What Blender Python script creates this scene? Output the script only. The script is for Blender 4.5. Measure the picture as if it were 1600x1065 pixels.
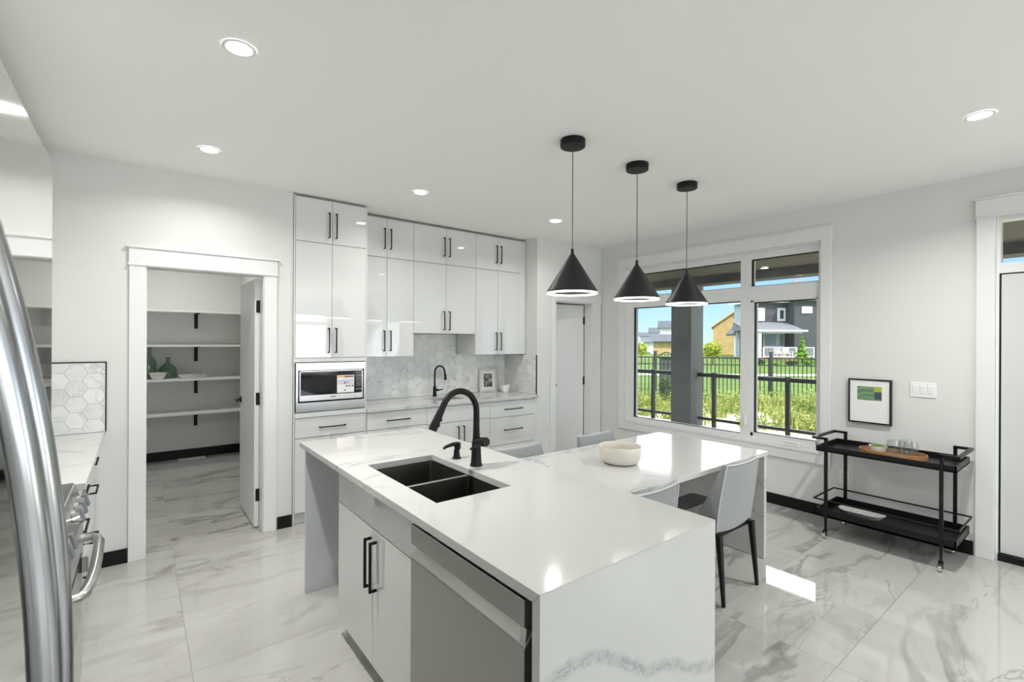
import bpy, bmesh, math, random
from mathutils import Vector, Matrix
from math import sin, cos, tan, pi, radians, atan
for o in list(bpy.data.objects): bpy.data.objects.remove(o)
S = bpy.context.scene
COL = S.collection
random.seed(7)

# ------------------------------------------------------------------ camera
FPX = 747.0; YAW = radians(38.0); ROLL = radians(0.28); CAMH = 1.53
FW = Vector((sin(YAW), cos(YAW), 0)); RT = Vector((cos(YAW), -sin(YAW), 0)); UP = Vector((0, 0, 1))
R2 = cos(ROLL) * RT + sin(ROLL) * UP
U2 = -sin(ROLL) * RT + cos(ROLL) * UP
cd = bpy.data.cameras.new('camera'); cam = bpy.data.objects.new('camera', cd); COL.objects.link(cam)
m = Matrix((R2, U2, -FW)).transposed().to_4x4(); m.translation = Vector((0, 0, CAMH))
cam.matrix_world = m
cd.sensor_fit = 'HORIZONTAL'; cd.sensor_width = 36.0; cd.lens = FPX / 1600 * 36.0
cd.clip_start = 0.02; cd.clip_end = 600
cd.dof.use_dof = True; cd.dof.focus_distance = 3.6; cd.dof.aperture_fstop = 7.0
S.camera = cam

# ------------------------------------------------------------------ exposure, world, sun
vs = S.view_settings
vs.view_transform = 'Standard'; vs.look = 'None'; vs.gamma = 1.0; vs.use_curve_mapping = False
vs.exposure = 0.64
S.cycles.use_denoising = True
S.cycles.max_bounces = 10; S.cycles.diffuse_bounces = 6; S.cycles.glossy_bounces = 5
S.cycles.transparent_max_bounces = 16; S.cycles.transmission_bounces = 6
S.cycles.sample_clamp_indirect = 6.0
S.cycles.caustics_reflective = False; S.cycles.caustics_refractive = False

W = bpy.data.worlds.new('sky'); S.world = W; W.use_nodes = True
nt = W.node_tree; nt.nodes.clear()
def N(nt, typ, **kw):
    n = nt.nodes.new(typ)
    for k, v in kw.items():
        if k == 'inp':
            for kk, vv in v.items(): n.inputs[kk].default_value = vv
        else: setattr(n, k, v)
    return n
def L(nt, a, b): nt.links.new(a, b)
tc = N(nt, 'ShaderNodeTexCoord'); sx = N(nt, 'ShaderNodeSeparateXYZ'); L(nt, tc.outputs['Generated'], sx.inputs[0])
low = N(nt, 'ShaderNodeMapRange', inp={1: -0.02, 2: 0.16, 3: 0.0, 4: 1.0}); L(nt, sx.outputs[2], low.inputs[0])
blue = N(nt, 'ShaderNodeMix', data_type='RGBA'); blue.inputs[6].default_value = (0.50, 0.68, 0.88, 1); blue.inputs[7].default_value = (0.20, 0.43, 0.80, 1)
L(nt, low.outputs[0], blue.inputs[0])
cn = N(nt, 'ShaderNodeTexNoise', inp={'Scale': 3.2, 'Detail': 6.0, 'Roughness': 0.55})
mp = N(nt, 'ShaderNodeMapping', inp={'Scale': (1, 1, 2.2)}); L(nt, tc.outputs['Generated'], mp.inputs[0]); L(nt, mp.outputs[0], cn.inputs['Vector'])
cl = N(nt, 'ShaderNodeMapRange', inp={1: 0.36, 2: 0.56, 3: 0.0, 4: 1.0}); L(nt, cn.outputs['Fac'], cl.inputs[0])
hi = N(nt, 'ShaderNodeMapRange', interpolation_type='SMOOTHSTEP', inp={1: 0.13, 2: 0.23, 3: 0.0, 4: 1.0}); L(nt, sx.outputs[2], hi.inputs[0])
mu = N(nt, 'ShaderNodeMath', operation='MULTIPLY'); L(nt, cl.outputs[0], mu.inputs[0]); L(nt, hi.outputs[0], mu.inputs[1])
ma = N(nt, 'ShaderNodeMath', operation='MULTIPLY_ADD', inp={1: 0.75, 2: 0.0}); L(nt, mu.outputs[0], ma.inputs[0])
ha = N(nt, 'ShaderNodeMath', operation='MULTIPLY_ADD', inp={1: 0.25}); L(nt, hi.outputs[0], ha.inputs[0]); L(nt, ma.outputs[0], ha.inputs[2])
cloud = N(nt, 'ShaderNodeMix', data_type='RGBA'); L(nt, ha.outputs[0], cloud.inputs[0]); L(nt, blue.outputs[2], cloud.inputs[6])
# a sunlit bank of cloud stands over the houses; elsewhere the sky is calmer
dt = N(nt, 'ShaderNodeVectorMath', operation='DOT_PRODUCT'); L(nt, tc.outputs['Generated'], dt.inputs[0]); dt.inputs[1].default_value = (0.86, 0.51, 0.0)
az = N(nt, 'ShaderNodeMapRange', interpolation_type='SMOOTHSTEP', inp={1: 0.35, 2: 0.75, 3: 0.0, 4: 1.0}); L(nt, dt.outputs['Value'], az.inputs[0])
el = N(nt, 'ShaderNodeMapRange', interpolation_type='SMOOTHSTEP', inp={1: 0.38, 2: 0.62, 3: 1.0, 4: 0.0}); L(nt, sx.outputs[2], el.inputs[0])
bank = N(nt, 'ShaderNodeMath', operation='MULTIPLY'); L(nt, az.outputs[0], bank.inputs[0]); L(nt, el.outputs[0], bank.inputs[1])
cc_ = N(nt, 'ShaderNodeMix', data_type='RGBA'); L(nt, bank.outputs[0], cc_.inputs[0]); cc_.inputs[6].default_value = (1.5, 1.6, 1.75, 1); cc_.inputs[7].default_value = (9.0, 9.1, 9.3, 1); L(nt, cc_.outputs[2], cloud.inputs[7])
bg = N(nt, 'ShaderNodeBackground', inp={'Strength': 1.1}); L(nt, cloud.outputs[2], bg.inputs[0])
wo = N(nt, 'ShaderNodeOutputWorld'); L(nt, bg.outputs[0], wo.inputs[0])

sd = bpy.data.lights.new('sun', 'SUN'); sd.energy = 3.3; sd.angle = radians(0.6); sd.color = (1.0, 0.95, 0.86)
sun = bpy.data.objects.new('sun', sd); COL.objects.link(sun)
sun.rotation_euler = Vector((-0.08, -0.82, 0.92)).to_track_quat('Z', 'Y').to_euler()
sun.location = (20, -15, 30)

RING_E = 3.5
LAMP_W = 12.5          # each recessed ceiling light
REAR_W = 4.0          # the same lights over the unseen end of the room
PANTRY_W = 9.0         # dim pantry light
DAY_FILL_W = 18.0           # daylight lamps, added inside each window of the unseen end of the room
def area(name, loc, rot, sx_, sy_, power, color=(1, 1, 1), shape='RECTANGLE', parent=None, spread=pi):
    d = bpy.data.lights.new(name, 'AREA'); d.shape = shape; d.size = sx_; d.energy = power; d.color = color
    if shape in ('RECTANGLE', 'ELLIPSE'): d.size_y = sy_
    d.spread = spread
    o = bpy.data.objects.new(name, d); COL.objects.link(o); o.location = loc; o.rotation_euler = rot
    if parent: o.parent = parent
    return o
DAY_FILL_TILT = radians(125)  # leaning up: these added lamps brighten the ceiling
area('daylight_fill', (0.6, -5.85, 1.45), (DAY_FILL_TILT, 0, 0), 2.2, 2.0, DAY_FILL_W * 2.2, (0.97, 0.99, 1.0))
area('daylight_fill', (3.3, -5.85, 1.45), (DAY_FILL_TILT, 0, 0), 2.2, 2.0, DAY_FILL_W * 2.2, (0.97, 0.99, 1.0))
area('daylight_fill', (4.78, -2.6, 1.35), (DAY_FILL_TILT, 0, radians(90)), 2.1, 1.7, DAY_FILL_W * 1.2, (0.97, 0.99, 1.0))

# ------------------------------------------------------------------ mesh helpers
class MB:
    def __init__(s): s.bm = bmesh.new()
    def poly(s, pts, faces):
        v = [s.bm.verts.new(p) for p in pts]
        for f in faces:
            try: s.bm.faces.new([v[i] for i in f])
            except ValueError: pass
        return s
    def box(s, x0, x1, y0, y1, z0, z1):
        x0, x1 = sorted((x0, x1)); y0, y1 = sorted((y0, y1)); z0, z1 = sorted((z0, z1))
        return s.poly([(x0, y0, z0), (x1, y0, z0), (x1, y1, z0), (x0, y1, z0), (x0, y0, z1), (x1, y0, z1), (x1, y1, z1), (x0, y1, z1)],
                      [(0, 3, 2, 1), (4, 5, 6, 7), (0, 1, 5, 4), (1, 2, 6, 5), (2, 3, 7, 6), (3, 0, 4, 7)])
    def bar(s, p0, p1, w, h=None, w1=None, h1=None):
        p0 = Vector(p0); p1 = Vector(p1); d = (p1 - p0).normalized(); h = h or w
        w1 = w1 or w; h1 = h1 or (h if w1 == w else w1)
        a = Vector((0, 0, 1)) if abs(d.z) < 0.9 else Vector((0, 1, 0))
        u = d.cross(a).normalized(); v = u.cross(d).normalized()
        pts = []
        for p, ww, hh in ((p0, w, h), (p1, w1, h1)):
            for i, j in ((-1, -1), (1, -1), (1, 1), (-1, 1)): pts.append(p + u * ww / 2 * i + v * hh / 2 * j)
        return s.poly(pts, [(3, 2, 1, 0), (4, 5, 6, 7), (0, 1, 5, 4), (1, 2, 6, 5), (2, 3, 7, 6), (3, 0, 4, 7)])
    def tube(s, path, r, seg=12, sc=None, cap=True, flat=1.0, ref=None):
        P = [Vector(p) for p in path]; rings = []; n = len(P); prev = None
        for i, p in enumerate(P):
            d = (P[min(i + 1, n - 1)] - P[max(i - 1, 0)]).normalized()
            if prev is None:
                a = Vector(ref) if ref else (Vector((0, 0, 1)) if abs(d.z) < 0.9 else Vector((1, 0, 0)))
                u = (a - d * a.dot(d)).normalized()
            else: u = (prev - d * prev.dot(d)).normalized()
            prev = u; v = d.cross(u); rr = r[i] if isinstance(r, (list, tuple)) else r
            rings.append([s.bm.verts.new(p + u * cos(2 * pi * k / seg) * rr + v * sin(2 * pi * k / seg) * rr * flat) for k in range(seg)])
        for a, b in zip(rings, rings[1:]):
            for k in range(seg): s.bm.faces.new((a[k], a[(k + 1) % seg], b[(k + 1) % seg], b[k]))
        if cap: s.bm.faces.new(rings[0][::-1]); s.bm.faces.new(rings[-1])
        return s
    def cyl(s, p0, p1, r, r1=None, seg=24): return s.tube([p0, p1], [r, r if r1 is None else r1], seg)
    def lathe(s, prof, c=(0, 0, 0), seg=36, sx=1.0, sy=1.0):
        c = Vector(c); rings = []
        for r, z in prof:
            if r < 1e-6: rings.append([s.bm.verts.new(c + Vector((0, 0, z)))])
            else: rings.append([s.bm.verts.new(c + Vector((r * sx * cos(2 * pi * k / seg), r * sy * sin(2 * pi * k / seg), z))) for k in range(seg)])
        for a, b in zip(rings, rings[1:]):
            for k in range(seg):
                k2 = (k + 1) % seg
                if len(a) == 1 and len(b) == 1: continue
                if len(a) == 1: s.bm.faces.new((a[0], b[k2], b[k]))
                elif len(b) == 1: s.bm.faces.new((a[k], a[k2], b[0]))
                else: s.bm.faces.new((a[k], a[k2], b[k2], b[k]))
        return s
    def prism(s, poly, axis, a0, a1):
        n = len(poly); pts = []
        for a in (a0, a1):
            for p, q in poly:
                pts.append({0: (a, p, q), 1: (p, a, q), 2: (p, q, a)}[axis])
        fs = [tuple(range(n))[::-1], tuple(range(n, 2 * n))] + [(i, (i + 1) % n, n + (i + 1) % n, n + i) for i in range(n)]
        return s.poly(pts, fs)
    def ball(s, c, r, sub=2, sc=(1, 1, 1)):
        g = bmesh.ops.create_icosphere(s.bm, subdivisions=sub, radius=r)
        for v in g['verts']: v.co = Vector((v.co.x * sc[0], v.co.y * sc[1], v.co.z * sc[2])) + Vector(c)
        return s
    def build(s, name, mat, parent=None, smooth=None, bevel=0.0, seg=2, loc=None, recalc=True):
        if recalc: bmesh.ops.recalc_face_normals(s.bm, faces=s.bm.faces)
        off = None
        if parent is not None:
            r = parent
            while r.parent is not None: r = r.parent
            off = -r.location
        elif loc is not None: off = -Vector(loc)
        if off is not None: bmesh.ops.translate(s.bm, verts=s.bm.verts, vec=off)
        me = bpy.data.meshes.new(name); s.bm.to_mesh(me); s.bm.free()
        if mat: me.materials.append(mat)
        if smooth is not None:
            for p in me.polygons: p.use_smooth = True
            me.set_sharp_from_angle(angle=radians(smooth))
        o = bpy.data.objects.new(name, me); COL.objects.link(o)
        if parent is not None: o.parent = parent
        elif loc is not None: o.location = loc
        if bevel:
            b = o.modifiers.new('bevel', 'BEVEL'); b.width = bevel; b.segments = seg; b.limit_method = 'ANGLE'; b.angle_limit = radians(40)
            if smooth is None and seg > 1:
                pass
        return o
def thing(name, label, cat, loc, group=None):
    o = bpy.data.objects.new(name, None); COL.objects.link(o); o.location = loc; o.empty_display_size = 0.1
    return tag(o, label, cat, group)
def tag(o, label, cat, group=None, kind=None):
    o['label'] = label; o['category'] = cat
    if group: o['group'] = group
    if kind: o['kind'] = kind
    return o
def struct(o, label=None, cat=None):
    o['kind'] = 'structure'
    if label: o['label'] = label
    if cat: o['category'] = cat
    return o
def Lb(o, label): o['label'] = label; return o
def copy_tree(o, parent=None):
    c = o.copy(); COL.objects.link(c)
    if parent: c.parent = parent
    for ch in list(o.children): copy_tree(ch, c)
    return c

# ------------------------------------------------------------------ materials
def mat(name, col, rough=0.5, metal=0.0, coat=0.0, spec=0.5, emit=None, es=0.0, aniso=0.0, trans=0.0, ior=1.5, sheen=0.0):
    M = bpy.data.materials.new(name); M.use_nodes = True; b = M.node_tree.nodes['Principled BSDF']
    b.inputs['Base Color'].default_value = (*col, 1); b.inputs['Roughness'].default_value = rough; b.inputs['Metallic'].default_value = metal
    b.inputs['Coat Weight'].default_value = coat; b.inputs['Specular IOR Level'].default_value = spec; b.inputs['IOR'].default_value = ior
    b.inputs['Anisotropic'].default_value = aniso; b.inputs['Transmission Weight'].default_value = trans; b.inputs['Sheen Weight'].default_value = sheen
    if coat: b.inputs['Coat Roughness'].default_value = 0.02
    if emit: b.inputs['Emission Color'].default_value = (*emit, 1); b.inputs['Emission Strength'].default_value = es
    return M
def bsdf(M): return M.node_tree.nodes['Principled BSDF']
def noisy(M, c0, c1, scale, detail=4, lo=0.35, hi=0.65, bump=0.0, stretch=None, rough=0.5):
    """base colour wanders between two tones of the same stuff"""
    t = M.node_tree; tc = N(t, 'ShaderNodeTexCoord'); no = N(t, 'ShaderNodeTexNoise', inp={'Scale': scale, 'Detail': detail, 'Roughness': rough})
    if stretch:
        mp = N(t, 'ShaderNodeMapping', inp={'Scale': stretch}); L(t, tc.outputs['Object'], mp.inputs[0]); L(t, mp.outputs[0], no.inputs['Vector'])
    else: L(t, tc.outputs['Object'], no.inputs['Vector'])
    mr = N(t, 'ShaderNodeMapRange', inp={1: lo, 2: hi}); L(t, no.outputs['Fac'], mr.inputs[0])
    mx = N(t, 'ShaderNodeMix', data_type='RGBA'); mx.inputs[6].default_value = (*c0, 1); mx.inputs[7].default_value = (*c1, 1)
    L(t, mr.outputs[0], mx.inputs[0]); L(t, mx.outputs[2], bsdf(M).inputs['Base Color'])
    if bump:
        bp = N(t, 'ShaderNodeBump', inp={'Strength': bump, 'Distance': 0.01}); L(t, no.outputs['Fac'], bp.inputs['Height']); L(t, bp.outputs[0], bsdf(M).inputs['Normal'])
    return M
def mth(t, op, a, b=None, c=None):
    n = N(t, 'ShaderNodeMath', operation=op)
    for i, v in enumerate((a, b, c)):
        if v is None: continue
        if isinstance(v, (int, float)): n.inputs[i].default_value = v
        else: L(t, v, n.inputs[i])
    return n.outputs[0]
def vein(t, vec, scale, width, detail=5, dist=0.6, rough=0.55):
    """thin wandering lines where a noise field crosses its middle"""
    no = N(t, 'ShaderNodeTexNoise', inp={'Scale': scale, 'Detail': detail, 'Roughness': rough, 'Distortion': dist}); L(t, vec, no.inputs['Vector'])
    d = mth(t, 'ABSOLUTE', mth(t, 'SUBTRACT', no.outputs['Fac'], 0.5))
    mr = N(t, 'ShaderNodeMapRange', interpolation_type='SMOOTHSTEP', inp={1: 0.0, 2: width, 3: 1.0, 4: 0.0}); L(t, d, mr.inputs[0])
    return mr.outputs[0]
def mask(t, vec, scale, lo, hi, detail=2):
    no = N(t, 'ShaderNodeTexNoise', inp={'Scale': scale, 'Detail': detail}); L(t, vec, no.inputs['Vector'])
    mr = N(t, 'ShaderNodeMapRange', interpolation_type='SMOOTHSTEP', inp={1: lo, 2: hi}); L(t, no.outputs['Fac'], mr.inputs[0]); return mr.outputs[0]
def mixc(t, fac, a, b):
    mx = N(t, 'ShaderNodeMix', data_type='RGBA')
    for i, v in ((6, a), (7, b)):
        if isinstance(v, tuple): mx.inputs[i].default_value = (*v, 1)
        else: L(t, v, mx.inputs[i])
    if isinstance(fac, (int, float)): mx.inputs[0].default_value = fac
    else: L(t, fac, mx.inputs[0])
    return mx.outputs[2]

M = {}
M['wall'] = mat('wall paint', (0.715, 0.72, 0.70), 0.65, spec=0.3)
M['ceil'] = mat('ceiling paint', (0.92, 0.922, 0.902), 0.8, spec=0.2)
M['trim'] = mat('trim paint', (0.77, 0.772, 0.765), 0.35)
M['gloss'] = mat('white lacquer', (0.70, 0.705, 0.69), 0.03, spec=0.85)
M['carcass'] = mat('white cabinet side', (0.70, 0.705, 0.69), 0.25)
M['shadowgap'] = mat('gap shade grey', (0.30, 0.30, 0.29), 0.6)  # grey strips colour in the shade of the gap above the cabinets
M['black'] = mat('black metal', (0.009, 0.009, 0.010), 0.38, spec=0.25)
M['blackmatte'] = mat('matte black', (0.008, 0.008, 0.009), 0.45, spec=0.22)
M['base'] = mat('black baseboard', (0.006, 0.006, 0.007), 0.45, spec=0.25)
M['shade'] = mat('black lamp shade', (0.015, 0.016, 0.017), 0.42, spec=0.35)
M['cord'] = mat('grey cord', (0.10, 0.10, 0.10), 0.5)
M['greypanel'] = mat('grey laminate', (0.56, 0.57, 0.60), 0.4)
M['steel'] = mat('brushed steel', (0.62, 0.62, 0.61), 0.24, 1.0, aniso=0.5)
M['fridgesteel'] = mat('polished fridge steel', (0.60, 0.605, 0.59), 0.07, 1.0)
M['handlesteel'] = mat('satin handle steel', (0.40, 0.41, 0.42), 0.2, 1.0)
M['steelside'] = mat('grey fridge side', (0.25, 0.26, 0.27), 0.4, 0.6)
M['dwsteel'] = mat('dark brushed steel', (0.36, 0.355, 0.34), 0.30, 1.0, aniso=0.4)
M['chrome'] = mat('chrome', (0.8, 0.8, 0.8), 0.06, 1.0)
M['sinksteel'] = mat('gunmetal sink', (0.075, 0.07, 0.063), 0.33, 0.75)
M['sinkedge'] = mat('sink rim', (0.55, 0.54, 0.51), 0.3, 0.9)
M['glassblack'] = mat('black glass', (0.006, 0.006, 0.007), 0.05)
M['fabric'] = noisy(mat('grey chair fabric', (0.4, 0.4, 0.41), 0.9, sheen=0.2, spec=0.2), (0.25, 0.262, 0.27), (0.34, 0.352, 0.36), 260, 2, bump=0.08)
M['fabricdark'] = noisy(mat('charcoal seat fabric', (0.1, 0.1, 0.1), 0.9, spec=0.2), (0.20, 0.20, 0.20), (0.27, 0.27, 0.27), 260, 2, bump=0.08)
M['piping'] = mat('pale piping', (0.62, 0.62, 0.62), 0.8)
M['ceramic'] = mat('cream ceramic', (0.66, 0.63, 0.56), 0.35)
M['whiteceramic'] = mat('white ceramic', (0.82, 0.81, 0.77), 0.25)
M['wood'] = noisy(mat('tray wood', (0.35, 0.17, 0.07), 0.4), (0.30, 0.145, 0.06), (0.46, 0.25, 0.11), 9, 4, stretch=(6, 0.6, 6))
M['moss'] = noisy(mat('moss', (0.1, 0.2, 0.03), 0.95), (0.04, 0.10, 0.012), (0.17, 0.27, 0.05), 90, 3)
M['plastic'] = mat('white plastic', (0.84, 0.84, 0.83), 0.3)
M['lamp'] = mat('lamp lens', (1, 1, 1), 0.5, emit=(1, 0.98, 0.95), es=9.0)
M['ring'] = mat('lit ring', (1, 1, 1), 0.5, emit=(1.0, 0.97, 0.93), es=RING_E)
M['paper'] = mat('mat board', (0.83, 0.83, 0.82), 0.7)
M['greyframe'] = mat('pale grey frame', (0.62, 0.62, 0.60), 0.5)
M['shelf'] = mat('white shelf board', (0.80, 0.80, 0.78), 0.45)

def glassmat(name, tint=(1, 1, 1), base=0.045):
    G = bpy.data.materials.new(name); G.use_nodes = True; t = G.node_tree; t.nodes.clear()
    lw = N(t, 'ShaderNodeLayerWeight', inp={'Blend': 0.5})
    f = mth(t, 'MULTIPLY_ADD', mth(t, 'POWER', lw.outputs['Facing'], 5.0), 1 - base, base)
    tr = N(t, 'ShaderNodeBsdfTransparent', inp={'Color': (*tint, 1)}); gl = N(t, 'ShaderNodeBsdfGlossy', inp={'Roughness': 0.0})
    mx = N(t, 'ShaderNodeMixShader'); L(t, f, mx.inputs[0]); L(t, tr.outputs[0], mx.inputs[1]); L(t, gl.outputs[0], mx.inputs[2])
    o = N(t, 'ShaderNodeOutputMaterial'); L(t, mx.outputs[0], o.inputs[0]); return G
M['glass'] = glassmat('window glass', (0.97, 0.985, 0.98), 0.03)
M['clear'] = glassmat('drinking glass', (0.95, 0.96, 0.96), 0.06)
M['green'] = glassmat('green bottle glass', (0.79, 0.87, 0.82), 0.06)

def floor_mat():
    F = mat('polished marble tile', (0.7, 0.7, 0.68), 0.035, spec=0.6); t = F.node_tree; tc = N(t, 'ShaderNodeTexCoord')
    sp = N(t, 'ShaderNodeSeparateXYZ'); L(t, tc.outputs['Object'], sp.inputs[0])
    u = mth(t, 'DIVIDE', mth(t, 'SUBTRACT', sp.outputs[0], 0.2), 1.2); v = mth(t, 'DIVIDE', mth(t, 'SUBTRACT', sp.outputs[1], 0.23), 0.6)
    cx = N(t, 'ShaderNodeCombineXYZ'); L(t, mth(t, 'FLOOR', u), cx.inputs[0]); L(t, mth(t, 'FLOOR', v), cx.inputs[1])
    wn = N(t, 'ShaderNodeTexWhiteNoise', noise_dimensions='3D'); L(t, cx.outputs[0], wn.inputs['Vector'])
    va = N(t, 'ShaderNodeVectorMath', operation='MULTIPLY_ADD'); L(t, wn.outputs['Color'], va.inputs[0]); va.inputs[1].default_value = (9, 9, 9); L(t, tc.outputs['Object'], va.inputs[2])
    mp = N(t, 'ShaderNodeMapping', inp={'Rotation': (0, 0, radians(-24)), 'Scale': (0.55, 1.7, 1.0)}); L(t, va.outputs[0], mp.inputs[0])
    vec = mp.outputs[0]
    v1 = vein(t, vec, 1.1, 0.035, 6, 0.5); v2 = vein(t, vec, 2.3, 0.022, 6, 0.9); v3 = vein(t, vec, 0.8, 0.16, 4, 0.4)
    k1 = mask(t, vec, 0.9, 0.42, 0.66); k2 = mask(t, vec, 1.5, 0.45, 0.7)
    c = mixc(t, mth(t, 'MULTIPLY', v3, mth(t, 'MULTIPLY', k1, 0.45)), (0.48, 0.476, 0.452), (0.36, 0.352, 0.325))
    c = mixc(t, mth(t, 'MULTIPLY', v1, mth(t, 'MULTIPLY_ADD', k1, 0.65, 0.22)), c, (0.22, 0.215, 0.20))
    c = mixc(t, mth(t, 'MULTIPLY', v2, mth(t, 'MULTIPLY_ADD', k2, 0.6, 0.1)), c, (0.24, 0.235, 0.22))
    def edge(w, g):   # distance to the joint, metres
        fr = mth(t, 'FRACT', w); d = mth(t, 'MULTIPLY', mth(t, 'MINIMUM', fr, mth(t, 'SUBTRACT', 1.0, fr)), g); return mth(t, 'LESS_THAN', d, 0.0016)
    g = mth(t, 'MAXIMUM', edge(u, 1.2), edge(v, 0.6))
    c = mixc(t, mth(t, 'MULTIPLY', g, 0.8), c, (0.17, 0.165, 0.155)); L(t, c, bsdf(F).inputs['Base Color'])
    L(t, mth(t, 'MULTIPLY_ADD', g, 0.4, 0.035), bsdf(F).inputs['Roughness']); return F
M['floor'] = floor_mat()
def quartz(name, bold=None, seed=0.0):
    Q = mat(name, (0.8, 0.8, 0.79), 0.09, spec=0.5); t = Q.node_tree; tc = N(t, 'ShaderNodeTexCoord')
    mp = N(t, 'ShaderNodeMapping', inp={'Location': (seed, seed * .7, 0), 'Rotation': (0.3, 0.2, radians(28)), 'Scale': (0.7, 1.35, 1.0)}); L(t, tc.outputs['Object'], mp.inputs[0]); vec = mp.outputs[0]
    v1 = vein(t, vec, 1.25, 0.014, 6, 0.7); v2 = vein(t, vec, 2.6, 0.012, 6, 1.0); k1 = mask(t, vec, 1.6, 0.46, 0.62); k2 = mask(t, vec, 2.2, 0.5, 0.7)
    c = mixc(t, mth(t, 'MULTIPLY', v1, mth(t, 'MULTIPLY_ADD', k1, 0.55, 0.06)), (0.59, 0.587, 0.57), (0.31, 0.33, 0.32))
    c = mixc(t, mth(t, 'MULTIPLY', v2, mth(t, 'MULTIPLY', k2, 0.35)), c, (0.5, 0.49, 0.47))
    if bold:      # one heavy vein running across the slab: height as a curve over x
        sp = N(t, 'ShaderNodeSeparateXYZ'); L(t, tc.outputs['Object'], sp.inputs[0])
        fc = N(t, 'ShaderNodeFloatCurve'); cu = fc.mapping.curves[0]; x0, x1, z0, z1, pts = bold
        pts = [(x - 1.18, z) for x, z in pts]; x0 -= 1.18; x1 -= 1.18   # the slab's own origin
        P_ = [((x - x0) / (x1 - x0), (z - z0) / (z1 - z0)) for x, z in pts]
        cu.points[0].location = P_[0]; cu.points[1].location = P_[-1]
        for p in P_[1:-1]: cu.points.new(*p)
        fc.mapping.update()
        L(t, mth(t, 'DIVIDE', mth(t, 'SUBTRACT', sp.outputs[0], x0), x1 - x0), fc.inputs['Value'])
        zc = mth(t, 'MULTIPLY_ADD', fc.outputs[0], z1 - z0, z0)
        wob = N(t, 'ShaderNodeTexNoise', inp={'Scale': 14, 'Detail': 5}); L(t, tc.outputs['Object'], wob.inputs['Vector'])
        d = mth(t, 'ABSOLUTE', mth(t, 'SUBTRACT', mth(t, 'SUBTRACT', sp.outputs[2], zc), mth(t, 'MULTIPLY', mth(t, 'SUBTRACT', wob.outputs['Fac'], 0.5), 0.05)))
        band = N(t, 'ShaderNodeMapRange', interpolation_type='SMOOTHSTEP', inp={1: 0.006, 2: 0.032, 3: 1.0, 4: 0.0}); L(t, d, band.inputs[0])
        v4 = vein(t, tc.outputs['Object'], 17, 0.05, 5, 1.0)
        c = mixc(t, mth(t, 'MULTIPLY', band.outputs[0], mth(t, 'MULTIPLY_ADD', v4, 0.4, 0.28)), c, (0.27, 0.275, 0.28))
    L(t, c, bsdf(Q).inputs['Base Color']); return Q
M['quartz'] = quartz('veined quartz', None, 3.3)
M['quartztable'] = quartz('veined quartz table', None, 8.1)
M['quartzfall'] = quartz('veined quartz waterfall', (0.77, 1.6, 0.3, 0.8, [(0.77, 0.66), (0.85, 0.685), (0.9, 0.69), (0.99, 0.672), (1.1, 0.612), (1.22, 0.545), (1.36, 0.50), (1.47, 0.44), (1.6, 0.41)]), 1.7)
def hexmat():
    H = mat('marble hex tile', (0.7, 0.7, 0.68), 0.16); t = H.node_tree; tc = N(t, 'ShaderNodeTexCoord')
    at = N(t, 'ShaderNodeAttribute', attribute_name='tone')
    va = N(t, 'ShaderNodeVectorMath', operation='MULTIPLY_ADD'); L(t, at.outputs['Color'], va.inputs[0]); va.inputs[1].default_value = (37, 23, 31); L(t, tc.outputs['Object'], va.inputs[2])
    v1 = vein(t, va.outputs[0], 5.5, 0.06, 5, 1.0); k = mask(t, va.outputs[0], 4.0, 0.45, 0.7); cloud_ = mask(t, va.outputs[0], 7.0, 0.35, 0.75)
    sp = N(t, 'ShaderNodeSeparateColor'); L(t, at.outputs['Color'], sp.inputs[0])
    c = mixc(t, sp.outputs[0], (0.76, 0.77, 0.76), (0.88, 0.88, 0.86))
    c = mixc(t, mth(t, 'MULTIPLY', cloud_, 0.25), c, (0.52, 0.53, 0.51))
    c = mixc(t, mth(t, 'MULTIPLY', v1, mth(t, 'MULTIPLY', k, 0.5)), c, (0.30, 0.32, 0.33)); L(t, c, bsdf(H).inputs['Base Color']); return H
M['hex'] = hexmat()
M['grout'] = mat('grout', (0.56, 0.56, 0.545), 0.8)
# ================================================================== THE SETTING
YB = 4.21; XR = 4.76; ZC = 2.74
struct(MB().box(-0.91, 4.92, -6.1, 7.6, -0.1, 0).build('floor', M['floor']), 'polished white marble tile floor with grey veins', 'floor')
struct(MB().box(-0.91, 4.92, -6.1, 7.6, ZC, ZC + 0.1).build('ceiling', M['ceil']), 'flat white ceiling', 'ceiling')
w = MB()
w.box(-0.79, 0.03, YB, 4.33, 0, ZC); w.box(0.03, 0.79, YB, 4.33, 2.05, ZC); w.box(0.79, 1.0, YB, 4.33, 0, ZC)
w.box(0.97, 1.0, 4.33, 4.83, 0, ZC); w.box(0.97, 3.78, 4.83, 4.95, 0, ZC); w.box(3.66, 3.78, YB, 4.83, 0, ZC)
w.box(3.78, 3.94, YB, 4.33, 0, ZC); w.box(3.94, 4.60, YB, 4.33, 2.03, ZC); w.box(4.60, 4.76, YB, 4.33, 0, ZC)
struct(w.build('wall_back', M['wall'], recalc=False), 'white painted wall with the pantry doorway and cabinet niche', 'wall')
w = MB(); w.box(-0.91, -0.79, -6, 7.6, 0, ZC)
struct(w.build('wall_left', M['wall']))
w = MB()
def wall_x(w, y0, y1, holes, x0=XR, x1=4.92):
    ys = sorted({y0, y1, *[h[0] for h in holes], *[h[1] for h in holes]})
    for a, b in zip(ys, ys[1:]):
        hs = [h for h in holes if h[0] <= a and h[1] >= b]
        if not hs: w.box(x0, x1, a, b, 0, ZC); continue
        h = hs[0]
        if h[2] > 0: w.box(x0, x1, a, b, 0, h[2])
        if h[3] < ZC: w.box(x0, x1, a, b, h[3], ZC)
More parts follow.
